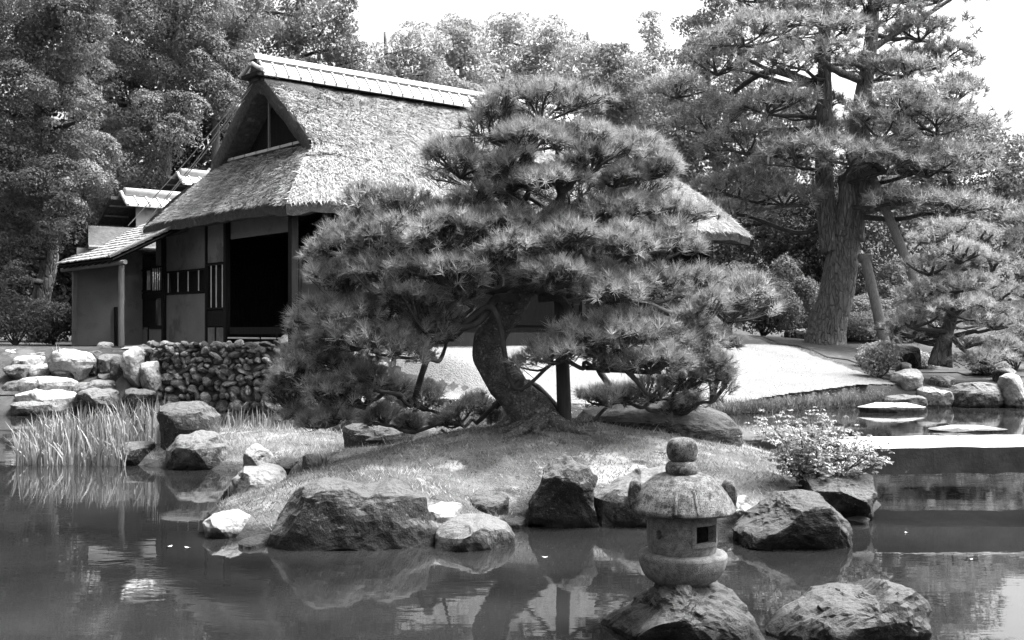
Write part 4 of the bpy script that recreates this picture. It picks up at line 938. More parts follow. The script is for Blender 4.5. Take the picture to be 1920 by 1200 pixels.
# limbs: each pad hangs on the nearest wood that already exists
wood = [path[40:84]]; todo.sort(key=lambda q: np.linalg.norm(q - path[np.argmin(np.abs(path[:, 2] - q[2]))]))
for i, root in enumerate(todo):
    W_ = np.concatenate(wood); dist = np.linalg.norm((W_ - root) * [1, 1, 1.3], axis=1) + 2.5 * np.clip(root[2] - .25 - W_[:, 2], -.9, 0) * -.35 + 3 * np.clip(W_[:, 2] - root[2] - .9, 0, 9)
    st = W_[np.argmin(dist)]; L_ = np.linalg.norm(root - st)
    if L_ < .05: continue
    side = r.normal(0, .12, 3) * L_
    m1 = st * .66 + root * .34 + side + [0, 0, .06 * L_]; m2 = st * .3 + root * .7 - side * .8 - [0, 0, .05 * L_]
    bp = smooth_path([st, m1, m2, root], 16); r0 = min(.055, .020 + .020 * L_)
    bm_ = MB(); bm_.tube(bp, np.linspace(r0, .018, 16), 8, wob=.2, seed=i); branches.append(bm_); wood.append(bp[4:])
crown = pine.part('crown', (np.concatenate(nv), [np.concatenate(nt)]), M['needle'], kind='stuff'); set_tone(crown, 34, 0, 3, .45, 1.35)
pine.part('twigs', merge(twigs), M['twig'], crown, kind='stuff')
for bm_ in branches: pine.part('branch', bm_, M['twig'], smooth=True)
# bare crooked limbs seen against the light
for k, (pts, r0) in enumerate([
    ([(985, 395, 13.0), (940, 365, 12.8), (930, 335, 12.7), (905, 325, 12.7), (888, 340, 12.6)], .07), ([(935, 350, 12.7), (940, 325, 12.7), (965, 312, 12.6)], .055),
    ([(1000, 420, 13.0), (1050, 375, 12.8), (1045, 345, 12.7), (1030, 320, 12.7)], .07), ([(1048, 358, 12.7), (1065, 352, 12.7), (1090, 322, 12.6)], .055), ([(985, 372, 12.9), (1000, 350, 12.6), (1030, 352, 12.6)], .035),
    ([(1020, 500, 13.0), (1080, 530, 12.6), (1120, 550, 12.5), (1180, 556, 12.4), (1260, 590, 12.3)], .075), ([(1000, 540, 13.0), (1050, 560, 12.7), (1075, 590, 12.5), (1100, 600, 12.3)], .06),
    ([(975, 560, 12.9), (930, 560, 12.6), (910, 590, 12.5), (880, 612, 12.4), (800, 620, 12.3)], .06), ([(1000, 500, 13), (940, 545, 12.8), (890, 545, 12.6), (840, 575, 12.5)], .05),
    ([(1140, 620, 12.4), (1165, 680, 12.2), (1190, 710, 12.2), (1215, 740, 12.5)], .045), ([(1170, 660, 12.2), (1185, 690, 12.3), (1240, 700, 12.4)], .035), ([(1100, 690, 12.6), (1140, 690, 12.4), (1165, 680, 12.3)], .03),
    ([(1250, 470, 12.4), (1195, 470, 12.2), (1165, 425, 12.0)], .022), ([(770, 450, 12.4), (755, 470, 12.3), (775, 500, 12.3), (750, 530, 12.3), (700, 550, 12.3)], .045)]):
    pts = smooth_path([P(q[0], q[1], 13.5 + (q[2] - 13.1) * .72) for q in pts], 18); m = MB(); m.tube(pts, np.linspace(r0, r0 * .45, 18), 9, wob=.25, seed=60 + k); pine.part('branch', m, M['twig'], smooth=True)
# support pole
pb = P(1060, 772, 13.35); m = MB(); m.tube(np.linspace([pb[0], 13.35, .55], [pb[0] - .06, 13.35, P(1050, 545, 13.35)[2]], 10), np.linspace(.088, .078, 10), 14, wob=.05); m.tube(np.array([P(1010, 560, 13.3), P(1095, 552, 13.4)]), .05, 8)
single('support_post', m, M['pole_dark'], 'dark upright wooden post propping the island pine right of its trunk', 'post', (pb[0], 13.35, .5), smooth=True)

# ------------------------------------------------------------------ the tall pine beyond the lawn
def tall_pine(name, label, base, stems, pads, d0, mat, seed, k=16, length=.34, width=.022, dens=1.0, group=None, extra=(), twk=6, depth=1.6):
    t = Thing(name, label, 'tree', base, group); r = np.random.default_rng(seed)
    tops = []
    for si, (pts, r0, r1) in enumerate(stems):
        q = smooth_path([P(*p) for p in pts], 40); m = MB(); rr = np.linspace(r0, r1, 40)
        if si == 0: rr = rr * (1 + .35 * np.exp(-np.arange(40) / 6.0))
        m.tube(q, rr, 18, wob=.14, seed=seed + si); t.part('trunk' if si == 0 else 'limb', m, M['bark_far'], smooth=True); tops.append(q)
    allp = np.concatenate(tops); nv = []; nt = []; kn = 0; tw = []; br = MB()
    for i, (px, py, hw, hh, dd) in enumerate(pads):
        d = d0 + dd; c = P(px, py + hh * .3, d); s = d / FPX; rx, rz = hw * s, hh * s * 1.0; ry = rx * r.uniform(.7, 1.0)
        n = int(dens * 60 * rx * ry) + 14; tips, dirs = pad_tips(c, rx, ry, rz, n, seed * 7 + i, .10)
        V, T = needle_tris(tips, dirs, k, length, width, seed * 9 + i, amax=1.5, back=.15); nv.append(V); nt.append(T + kn); kn += len(V)
        root = c - [0, 0, rz * .3]; tw.append(twig_mesh(root, tips[::5], dirs[::5], seed * 11 + i, .05, twk, .012))
        cand = allp[(allp[:, 2] < root[2] + .6)] if (allp[:, 2] < root[2] + .6).any() else allp
        st = cand[np.argmin(((cand - root) ** 2 * [1, 1, 2.5]).sum(-1))]; L_ = np.linalg.norm(root - st); sd = r.normal(0, .08, 3) * L_
        br.tube(smooth_path([st, st * .6 + root * .4 + sd, st * .25 + root * .75 - sd * .6, root], 12), np.linspace(min(.16, .05 + .018 * L_), .04, 12), 7, wob=.2, seed=i)
    cr = t.part('crown', (np.concatenate(nv), [np.concatenate(nt)]), mat, kind='stuff'); set_tone(cr, k, 0, seed)
    t.part('twigs', merge(tw), M['twig'], cr, kind='stuff'); t.part('branches', br, M['twig'], smooth=True, kind='stuff')
    for pts, r0 in extra:
        q = smooth_path([P(*p) for p in pts], 20); m = MB(); m.tube(q, np.linspace(r0, r0 * .4, 20), 8, wob=.2); t.part('branch', m, M['bark_far'], smooth=True)
    return t
D = 40.0
stems = [([(1545, 664, D), (1552, 610, D), (1566, 550, D), (1580, 480, D), (1588, 425, D)], .66, .50), ([(1562, 470, D), (1550, 400, D), (1545, 330, D), (1546, 200, D), (1546, 90, D), (1547, -60, D)], .42, .16),
         ([(1592, 450, D), (1600, 390, D), (1612, 320, D), (1613, 220, D), (1626, 130, D), (1636, 40, D), (1640, -80, D)], .50, .15), ([(1577, 440, D - .2), (1588, 380, D - .4), (1585, 330, D - .3)], .34, .26)]
tpads = [(1395, 60, 100, 44, -1), (1500, 105, 110, 40, -1.5), (1345, 115, 75, 44, .5), (1560, 55, 85, 40, -1), (1625, 15, 110, 38, 0), (1725, 55, 80, 38, 1), (1470, 30, 90, 36, 1.5), (1700, 125, 70, 30, -1), (1765, 105, 80, 36, 1), (1790, 170, 70, 40, -.5), (1690, 185, 85, 38, -1.8), (1760, 225, 105, 48, -1), (1655, 235, 66, 42, -2), (1570, 245, 80, 40, 1.6),
         (1440, 190, 95, 40, -1), (1335, 220, 76, 48, .5), (1400, 265, 95, 42, -1), (1490, 285, 95, 44, -1.5), (1595, 285, 80, 40, -2.4), (1665, 300, 80, 38, -2), (1740, 305, 100, 46, -1), (1815, 300, 66, 40, 0), (1385, 345, 95, 42, .5), (1470, 365, 75, 36, -.5), (1790, 385, 100, 34, -2), (1690, 370, 66, 24, -2), (1360, 400, 66, 34, 1.5), (1640, 350, 60, 26, 2), (1520, 200, 80, 36, 2.2), (1640, 130, 90, 36, 2.4), (1760, -20, 110, 40, 1), (1560, -30, 110, 40, 1), (1420, -20, 90, 40, 1), (1270, 160, 60, 40, 2)]
tall_pine('tall_pine', 'tall forked pine with thick trunk at the right beyond the lawn', P(1556, 622, D), stems, tpads, D, M['needle_far'], 5, k=18, dens=1.3, length=.36, width=.03,
          extra=[([(1612, 150, D - .5), (1560, 128, D - 1), (1520, 95, D - 1.2), (1480, 70, D - 1.4), (1430, 60, D - 1)], .14), ([(1626, 130, D), (1600, 120, D - .6), (1550, 122, D - .8)], .10), ([(1630, 95, D), (1690, 55, D + .4), (1750, 20, D + .6), (1810, -20, D + .6)], .13), ([(1545, 180, D), (1500, 150, D - .8), (1440, 130, D - 1), (1390, 105, D - 1)], .12),
                 ([(1608, 360, D), (1660, 355, D - .8), (1720, 358, D - 1.2)], .11), ([(1600, 400, D), (1660, 388, D - 1), (1750, 380, D - 1.6), (1830, 398, D - 2)], .16), ([(1545, 390, D), (1490, 385, D - .5), (1420, 395, D - .5)], .10), ([(1612, 300, D - .2), (1650, 280, D - 1), (1675, 290, D - 1.4)], .12)])
# leaning props under the tall pine
def prop(a, b, r0, label):
    dr = unit(a - b); a = b + dr * ((b[2] - land_z(a[0], a[1]) + .1) / -dr[2])
    m = MB(); m.tube(np.linspace(a, b, 8), np.linspace(r0, r0 * .85, 8), 12, wob=.06); m.tube(np.array([b + [-.20, 0, 0], b + [.20, 0, .02]]), r0 * .8, 8)
    single('support_pole', m, M['timber_grey'], label, 'pole', a, smooth=True)
prop(P(1647, 592, 38.5), P(1622, 484, 39.0), .19, 'thick short pole propped against the tall pine trunk')
prop(P(1738, 582, 37.5), P(1632, 322, 39.4), .17, 'long slanting pole propping a limb of the tall pine')

# ------------------------------------------------------------------ the small pine on the right bank
D = 30.5
stems = [([(1762, 686, D), (1770, 640, D), (1785, 590, D), (1795, 520, D), (1800, 450, D)], .24, .05), ([(1778, 620, D), (1800, 650, D - .3), (1830, 672, D - .5)], .08, .04)]
spads = [(1790, 425, 62, 26, 0), (1752, 442, 44, 24, -.4), (1842, 440, 46, 22, .3), (1800, 476, 80, 28, -.6), (1862, 492, 46, 24, 0), (1742, 498, 50, 30, -.2), (1806, 528, 82, 28, -.8), (1868, 552, 48, 28, 0), (1726, 548, 46, 28, .1), (1790, 575, 100, 28, -.9), (1712, 600, 62, 24, -.5), (1860, 600, 58, 28, -.3), (1680, 612, 44, 18, -.2), (1878, 642, 46, 24, .2), (1850, 668, 66, 22, -.6), (1780, 600, 70, 22, .9), (1720, 630, 46, 16, .4), (1800, 500, 70, 26, 1.0), (1815, 640, 40, 18, -.3)]
tall_pine('garden_pine', 'low cloud-pruned pine with dark trunk on the right bank', P(1762, 686, D), stems, spads, D, M['needle_pale'], 6, k=26, dens=2.2, length=.19, width=.014)
D = 35.0
stems = [([(1935, 640, D), (1940, 540, D), (1935, 420, D)], .2, .06)]
spads = [(1930, 405, 50, 22, 0), (1905, 440, 34, 20, 0), (1925, 470, 50, 22, -.4), (1910, 510, 32, 18, 0), (1925, 545, 44, 22, -.3), (1915, 590, 40, 22, 0), (1935, 625, 50, 20, 0)]
tall_pine('garden_pine', 'layered pine cut by the right picture edge behind the low pine', P(1935, 640, D), stems, spads, D, M['needle_far'], 8, k=22, dens=1.5, length=.22, width=.016)
# ------------------------------------------------------------------ broadleaf trees, conifers and shrubs of the background
def cauli(c, rad, n, seed, up, sub):
    """a leaf clump made of many small rounded bunches"""
    r = np.random.default_rng(seed); cd = unit(r.normal(size=(sub, 3)) + [0, 0, .45]); cs = np.asarray(c) + cd * np.asarray(rad) * r.uniform(.62, .92, (sub, 1)); sr = np.asarray(rad).mean() * r.uniform(.32, .58, sub)
    k = r.choice(sub, n, p=sr ** 2 / (sr ** 2).sum()); d = unit(r.normal(size=(n, 3)) + cd[k] * .55 + [0, 0, .5])
    q = r.uniform(.82, 1.05, n) * (1 + .18 * vnoise(d * 3 + k[:, None] * 3.1, seed))
    out = cs[k] + d * (sr[k] * q)[:, None] * [1.1, 1.1, .8]
    ins = r.random(n) < .16; e = unit(r.normal(size=(n, 3))) * (r.random(n) ** .5)[:, None] * .8; out[ins] = (np.asarray(c) + e * np.asarray(rad))[ins]
    return out, d
def leafy_tree(name, label, d0, clumps, trunk, mat, leaf, seed, cover=2.2, aspect=.55, group=None, tr=.3, flat=.75, twig=True, bark='bark_far', jit=.42, up=.35, spread=2.0, sub=15):
    """clumps: (px, py, half width, half height[, depth offset])"""
    r = np.random.default_rng(seed); tpts = [P(px, py, d0 + (0 if name == 'straight_tree' else 1.5)) for px, py in trunk]; base = tpts[0]
    t = Thing(name, label, 'tree', base, group); pos = []; nr = []
    q = smooth_path(tpts, 30); m = MB(); m.tube(q, np.linspace(tr, tr * .35, 30), 14, wob=.15, seed=seed); t.part('trunk', m, M[bark], smooth=True)
    limbs = MB()
    for i, cl in enumerate(clumps):
        px, py, hw, hh = cl[:4]; dd = cl[4] if len(cl) > 4 else r.uniform(-spread, spread) * .6
        d = d0 + dd; c = P(px, py, d); s = d / FPX; rad = np.array([hw * s, hw * s * .85, hh * s]); area = 4 * np.pi * ((rad[0] * rad[2]) + rad[0] ** 2) / 2
        n = int(cover * area / (leaf * leaf * aspect * .5) * .5) + 30; a, b = cauli(c, rad, n, seed * 31 + i, up, sub); pos.append(a); nr.append(b)
        st = q[np.argmin(((q - c) ** 2 * [1, 1, 2]).sum(-1))]; L_ = np.linalg.norm(c - st); sd = r.normal(0, .08, 3) * L_
        limbs.tube(smooth_path([st, st * .5 + c * .5 + sd, c], 10), np.linspace(tr * .35, .03, 10), 6, wob=.2, seed=i)
    pos = np.concatenate(pos); nr = np.concatenate(nr)
    V, Q = leaf_quads(pos, nr, leaf, seed + 5, aspect, jit)
    t.part('crown', (V, [Q]), M[mat], kind='stuff'); t.part('limbs', limbs, M['twig'], smooth=True, kind='stuff')
    return t
# left edge: dark evergreen with bulging clumps
leafy_tree('evergreen_oak', 'dark evergreen tree with bulging leaf clumps at the left picture edge', 33.5,
    [(50, 30, 90, 40), (150, 45, 50, 50), (-30, 90, 80, 60), (65, 105, 95, 36), (148, 110, 48, 42), (30, 170, 66, 44), (120, 190, 66, 34), (165, 215, 34, 34), (20, 245, 56, 44), (95, 270, 76, 42), (165, 285, 48, 44), (195, 300, 28, 30), (30, 330, 76, 44), (110, 345, 72, 38), (175, 345, 36, 28), (50, 405, 70, 44), (125, 405, 44, 32), (10, 470, 46, 50), (-10, 560, 36, 40), (30, 520, 24, 30), (-60, 300, 70, 90), (-60, 450, 60, 90), (-70, 160, 60, 70), (60, -30, 110, 40), (170, -20, 50, 40), (85, 455, 34, 26)],
    [(72, 642), (78, 560), (95, 470), (80, 300), (70, 100), (70, -40)], 'leaf_dark', .085, 3, cover=1.9, tr=.32, flat=.8)
leafy_tree('camphor_tree', 'soft grey-leaved tree between the left evergreen and the thatched gable', 41,
    [(240, 20, 60, 50), (310, 40, 70, 56), (390, 40, 50, 60), (225, 115, 46, 46), (300, 130, 70, 48), (380, 120, 52, 60), (290, 215, 66, 40), (340, 210, 44, 36), (235, 250, 50, 44), (270, 290, 60, 50), (330, 250, 40, 30), (220, 330, 40, 40), (400, 170, 40, 46), (280, -30, 80, 40), (370, -30, 70, 40), (200, 190, 30, 60), (260, 350, 50, 40), (190, 400, 36, 40)],
    [(300, 640), (300, 480), (310, 300), (320, 150), (330, 0)], 'leaf_mid', .10, 4, cover=1.8, tr=.35)
leafy_tree('straight_tree', 'thin straight pale trunk rising left of the thatched gable', 43.5,
    [(430, 60, 46, 50), (450, 130, 40, 44), (420, 190, 40, 34), (470, 30, 50, 50), (440, 230, 30, 30)], [(403, 640), (404, 400), (405, 250), (412, 150), (430, 40)], 'leaf_mid', .15, 5, cover=2.0, tr=.22, bark='timber_grey')
leafy_tree('mixed_tree', 'loose feathery tree with sky gaps right behind the tiled ridge', 50,
    [(470, 20, 60, 44), (540, 30, 70, 50), (610, 50, 56, 44), (500, 90, 60, 40), (570, 100, 60, 36), (640, 90, 44, 36), (680, 110, 36, 26), (620, 130, 60, 26), (690, 140, 40, 20), (560, -20, 60, 36), (640, 20, 30, 30), (560, 150, 60, 30), (480, 150, 50, 40)],
    [(560, 640), (560, 400), (555, 200), (560, 20)], 'leaf_mid', .17, 6, cover=1.25, tr=.3, jit=.8)
# distant wooded skyline
FAR = [('distant_tree', 'pale distant tree at the left end of the skyline above the ridge', 82, [(745, 95, 40, 34), (790, 85, 44, 36), (770, 135, 50, 34), (730, 140, 40, 24), (810, 140, 40, 30)], 720),
       ('distant_tree', 'pale rounded tree left of the middle of the skyline', 86, [(840, 75, 50, 36), (890, 85, 44, 36), (850, 125, 60, 36), (900, 140, 50, 34), (820, 165, 50, 30)], 860),
       ('distant_tree', 'broad pale tree crowning the middle of the skyline above the island pine', 90, [(945, 75, 60, 38), (1010, 70, 60, 34), (1060, 85, 44, 34), (960, 125, 60, 36), (1040, 125, 60, 36), (990, 165, 70, 30)], 1000),
       ('distant_tree', 'pale tree right of the middle of the skyline', 84, [(1085, 105, 40, 30), (1120, 120, 44, 36), (1090, 155, 50, 34), (1140, 165, 44, 34), (1060, 180, 50, 30)], 1100),
       ('distant_tree', 'slim distant tree with a tufted pointed top', 78, [(1222, 40, 22, 16), (1218, 75, 24, 26), (1232, 110, 34, 26), (1200, 130, 36, 26), (1225, 160, 40, 30), (1180, 170, 40, 30), (1215, 200, 50, 30)], 1222)]
for k, (nm, lab, d, cl, px) in enumerate(FAR):
    leafy_tree(nm, lab, d, cl + [(px - 45, 175, 50, 34), (px + 45, 180, 50, 34), (px, 195, 60, 34), (px - 40, 230, 70, 50), (px + 40, 240, 70, 50), (px, 320, 90, 60)], [(px, 600), (px, 400), (px + 5, 200), (px + 2, 60)], 'leaf_hazed', .30, 20 + k, cover=1.3, tr=.3, bark='timber_grey', jit=.9, group='pale trees along the far skyline')
# middle distance conifers right of the house
leafy_tree('cedar', 'dark bushy conifer behind the right end of the thatched roof', 56,
    [(1180, 180, 50, 40), (1150, 130, 40, 46), (1120, 200, 50, 40), (1250, 250, 50, 44), (1190, 240, 60, 40), (1280, 310, 50, 44), (1230, 320, 60, 44), (1300, 380, 56, 44), (1160, 300, 70, 50), (1250, 400, 70, 50), (1330, 440, 60, 44), (1150, 110, 24, 30)], [(1220, 640), (1215, 400), (1190, 200), (1160, 100)], 'leaf_mid', .19, 30, cover=1.9, tr=.35, jit=.6)
leafy_tree('cedar', 'tall grey conifer mass left of the forked pine', 52,
    [(1310, 130, 50, 50), (1270, 200, 50, 50), (1330, 230, 60, 50), (1300, 290, 60, 50), (1380, 300, 70, 50), (1440, 330, 70, 50), (1360, 380, 80, 50), (1440, 420, 80, 50), (1340, 30, 40, 40), (1310, 70, 46, 46), (1490, 440, 60, 50), (1400, 470, 70, 50), (1330, 490, 60, 50), (1400, 180, 70, 50), (1480, 240, 70, 50)], [(1360, 640), (1355, 400), (1330, 200), (1320, 40)], 'leaf_mid', .18, 31, cover=1.9, tr=.35, jit=.6)
leafy_tree('cedar', 'grey leafy tree behind the right limbs of the forked pine', 88,
    [(1700, 230, 80, 60), (1780, 280, 80, 60), (1850, 310, 60, 50), (1900, 310, 50, 50), (1690, 330, 80, 60), (1770, 370, 80, 50), (1850, 390, 80, 50), (1920, 370, 60, 60), (1640, 420, 80, 50), (1720, 440, 80, 50), (1800, 450, 80, 50), (1880, 460, 80, 50), (1650, 500, 80, 50), (1760, 520, 90, 50), (1870, 530, 90, 50)], [(1790, 640), (1790, 450), (1780, 300), (1780, 220)], 'leaf_mid', .30, 32, cover=1.6, tr=.4, jit=.6)
leafy_tree('cedar', 'dark tree filling the gap behind the forked pine trunk', 50,
    [(1520, 430, 70, 50), (1600, 440, 60, 50), (1540, 510, 80, 50), (1630, 520, 70, 50), (1480, 520, 70, 50), (1560, 360, 70, 50), (1500, 580, 70, 40), (1640, 580, 70, 40)], [(1560, 640), (1560, 500), (1560, 350)], 'leaf_black', .17, 33, cover=1.8, tr=.3, jit=.6)
leafy_tree('cedar', 'dark evergreen behind the annexes at the left', 46,
    [(160, 420, 80, 60), (240, 440, 70, 60), (330, 330, 60, 60), (390, 290, 60, 60), (100, 500, 80, 60), (180, 520, 80, 60), (20, 500, 90, 70), (60, 590, 90, 50), (150, 600, 90, 50), (-40, 580, 90, 60), (440, 300, 60, 60), (300, 400, 80, 60), (60, 400, 80, 60), (0, 350, 90, 80), (100, 300, 90, 70), (200, 250, 80, 70), (60, 180, 90, 80), (160, 150, 90, 80), (250, 160, 80, 70), (340, 180, 80, 70), (60, 60, 100, 80), (180, 50, 90, 80), (300, 60, 90, 80), (400, 90, 80, 80), (440, 190, 60, 60)], [(150, 640), (160, 500), (200, 300)], 'leaf_black', .25, 34, cover=1.7, tr=.35)

# ------------------------------------------------------------------ shrubs
def bush(name, label, px, py, hw, hh, d, mat, leaf, seed, lobes=6, cover=2.2, group=None, aspect=.55):
    """py is the row of the ground at its foot"""
    r = np.random.default_rng(seed); base = P(px, py, d); base[2] = land_z(base[0], base[1]); t = Thing(name, label, 'shrub', base, group); s = d / FPX; W_, H_ = hw * s, hh * s
    pos = []; nr = []; st = MB()
    for k in range(lobes):
        a = r.uniform(0, 2 * np.pi); q = np.sqrt(r.random()) * .62; c = base + [math.cos(a) * q * W_, math.sin(a) * q * W_ * .8, H_ * (.45 + .75 * r.random() * (1 - q * .6))]
        rad = np.array([W_ * .55, W_ * .5, H_ * .42]) * r.uniform(.75, 1.1); area = 4 * np.pi * rad[0] * rad[2]
        n = int(cover * area / (leaf * leaf * aspect * .5) * .5) + 30; x, y = clump_leaves(c, rad, n, seed * 17 + k, .4); pos.append(x); nr.append(y)
        st.tube(smooth_path([base, (base + c) / 2 + r.normal(0, .06, 3), c], 8), np.linspace(.03, .008, 8) * max(1, W_), 5)
    V, Q = leaf_quads(np.concatenate(pos), np.concatenate(nr), leaf, seed, aspect); t.part('foliage', (V, [Q]), M[mat], kind='stuff'); t.part('stems', st, M['twig'], kind='stuff'); return t
SH = [('azalea', 'pale round azalea at the right edge of the lawn, upper of two', 1636, 662, 36, 34, 33.0, 'leaf_shrub', .07), ('azalea', 'pale round azalea at the right edge of the lawn, lower of two', 1648, 714, 40, 46, 30.2, 'leaf_shrub', .07),
      ('azalea', 'low pale shrub right of the small pine trunk', 1850, 690, 40, 26, 31.5, 'leaf_shrub', .07), ('azalea', 'low shrub behind the dark round boulder', 1720, 660, 40, 26, 33, 'leaf_shrub', .07),
      ('clipped_shrub', 'wide clipped shrub at the foot of the forked pine', 1590, 632, 90, 40, 41.5, 'leaf_mid', .09), ('clipped_shrub', 'clipped shrub right of the forked pine foot', 1690, 628, 60, 50, 41, 'leaf_mid', .09),
      ('clipped_shrub', 'dark layered shrub under the right eave end of the house', 1430, 632, 70, 90, 43.5, 'leaf_dark', .10), ('clipped_shrub', 'dark layered shrub between the house and the forked pine', 1480, 630, 60, 110, 44.5, 'leaf_dark', .10),
      ('clipped_shrub', 'shrub at the back of the lawn right below the eave tip', 1360, 635, 70, 100, 44, 'leaf_mid', .10), ('clipped_shrub', 'pale shrub behind the props of the forked pine', 1620, 600, 60, 60, 44, 'leaf_mid', .10),
      ('clipped_shrub', 'tall shrub behind the long slanting prop', 1680, 600, 60, 110, 45, 'leaf_dark', .10), ('clipped_shrub', 'shrub behind the left side of the small pine', 1740, 600, 60, 90, 43, 'leaf_mid', .10),
      ('clipped_shrub', 'dark shrub at the right picture edge below the layered pine', 1905, 672, 60, 60, 32.5, 'leaf_dark', .09), ('clipped_shrub', 'shrub behind the house seen under the right pine branches', 1290, 632, 60, 60, 44.5, 'leaf_mid', .10),
      ('clipped_shrub', 'dark shrub left of the lean-to end wall', 100, 650, 40, 60, 34.5, 'leaf_dark', .09), ('clipped_shrub', 'dark shrub under the left evergreen', 30, 655, 60, 70, 33.5, 'leaf_dark', .09)]
for k, (nm, lab, px, py, hw, hh, d, mt, lf) in enumerate(SH): bush(nm, lab, px, py, hw, hh, d, mt, lf, 60 + k, lobes=9, cover=2.0)

# hillside wood that closes the view behind everything
r = np.random.default_rng(8); pos = []; nr = []
for k in range(64):
    y = r.uniform(58, 74); x = r.uniform(-.55, .55) * y; z = land_z(np.array([x]), np.array([y]))[0]; h = r.uniform(3.0, 8.5) if x < 8 or x > 24 else r.uniform(3, 9)
    a, b = clump_leaves((x, y, z + h * .5), (2.8, 2.2, h * .55), 700, 4000 + k, .4); pos.append(a); nr.append(b)
V, Q = leaf_quads(np.concatenate(pos), np.concatenate(nr), .36, 3, .6)
o = link('hillside_wood', mesh_np('hillside_wood', V, [Q]), M['leaf_black']); tag(o, 'dense wood closing the view behind the garden trees', 'wood', kind='stuff')
# ------------------------------------------------------------------ the stone lantern
LD = 7.2; ls = LD / FPX; lc = np.array([PX(1279, LD), LD, 0.0])
lan = Thing('stone_lantern', 'round granite lantern with mushroom cap standing on the near rock', 'lantern', (lc[0], lc[1], P(0, 1112, LD)[2]))
def lz(py): return P(0, py, LD)[2]
def lathe_part(name, prof, mat, n=48, wob=.012, parent=None, seed=1, crisp=False):
    m = MB(); pr = np.array([(rr * ls, lz(py)) for rr, py in prof]); u_ = np.linspace(0, len(pr) - 1, (len(pr) - 1) * 4 + 1); pr2 = np.stack([np.interp(u_, np.arange(len(pr)), pr[:, 0]), np.interp(u_, np.arange(len(pr)), pr[:, 1])], -1) if crisp else smooth_path(np.c_[pr, 0 * pr[:, 0]], len(pr) * 4)[:, :2]; pr2[:, 0] = np.clip(pr2[:, 0], .0005, 9)
    m.lathe(pr2, lc, n); V = np.concatenate(m.V); V = V + unit(V - np.array([lc[0], lc[1], V[:, 2].mean()])) * (wob * fbm(V * 9, 3, seed))[:, None]; m.V = [V]
    return lan.part(name, m, M[mat], parent, smooth=True)
lathe_part('pedestal', [(1, 1135), (56, 1132), (54, 1110), (50, 1098), (44, 1086)], 'rock_dark', seed=2)
lathe_part('base_ring', [(1, 1094), (40, 1094), (52, 1091), (64, 1084), (73, 1073), (79, 1061), (82, 1049), (83, 1040), (81.5, 1036), (79, 1034), (74, 1033), (20, 1032)], 'granite_clean', seed=3, crisp=True, wob=.007)
# firebox with a window and a round hole, hollow inside
n = 72; rows = [(46, 1046), (57, 1043), (62, 1034), (65, 1015), (66, 990), (64, 968), (60, 955)]
pr = smooth_path(np.array([(a * ls, lz(b), 0) for a, b in rows]), 26)[:, :2]
ang = np.arange(n) / n * 2 * np.pi
def fb(R, z, a): return np.stack([lc[0] + R * np.cos(a), lc[1] + R * np.sin(a), np.broadcast_to(z, np.shape(a))], -1)
def cutmask(a, z):
    da = (a - math.radians(-90 + 36) + np.pi) % (2 * np.pi) - np.pi
    win = (np.abs(da) < .36) & (z > lz(1010)) & (z < lz(978))
    db = (a - math.radians(-90 - 48) + np.pi) % (2 * np.pi) - np.pi
    hole = (np.hypot(db * 64 * ls, z - lz(995)) < 8 * ls)
    dw = (a - math.radians(90 + 36) + np.pi) % (2 * np.pi) - np.pi
    return win | hole | ((np.abs(dw) < .36) & (z > lz(1010)) & (z < lz(978)))
zz = np.linspace(pr[0, 1], pr[-1, 1], 44); RR = np.interp(zz, pr[:, 1], pr[:, 0]); n = 120; ang = np.arange(n) / n * 2 * np.pi
m = MB(); G = np.array([fb(R, z, ang) for R, z in zip(RR, zz)]); Gi = np.array([fb(R - .045, z, ang) for R, z in zip(RR, zz)])
Vo = G.reshape(-1, 3); Vo = Vo + unit((Vo - [lc[0], lc[1], 0]) * [1, 1, 0]) * (.004 * fbm(Vo * 12, 3, 8))[:, None]; Vi = Gi.reshape(-1, 3); NN = len(Vo); Q = []
cut = np.zeros((43, n), bool)
for i in range(43): cut[i] = cutmask(ang + np.pi / n, (zz[i] + zz[i + 1]) / 2)
idx = lambda i, j: i * n + j % n
for i in range(43):
    for j in range(n):
        if cut[i, j]: continue
        Q.append([idx(i, j), idx(i, j + 1), idx(i + 1, j + 1), idx(i + 1, j)]); Q.append([NN + idx(i + 1, j), NN + idx(i + 1, j + 1), NN + idx(i, j + 1), NN + idx(i, j)])
        if cut[i, (j + 1) % n]: Q.append([idx(i, j + 1), NN + idx(i, j + 1), NN + idx(i + 1, j + 1), idx(i + 1, j + 1)])
        if cut[i, (j - 1) % n]: Q.append([idx(i + 1, j), NN + idx(i + 1, j), NN + idx(i, j), idx(i, j)])
        if i + 1 < 43 and cut[i + 1, j]: Q.append([idx(i + 1, j), idx(i + 1, j + 1), NN + idx(i + 1, j + 1), NN + idx(i + 1, j)])
        if i > 0 and cut[i - 1, j]: Q.append([idx(i, j + 1), idx(i, j), NN + idx(i, j), NN + idx(i, j + 1)])
m.add(np.concatenate([Vo, Vi]), Q=Q); fbx = lan.part('firebox', m, M['granite_clean'], smooth=False)
m = MB(); a0 = math.radians(-90 + 36)
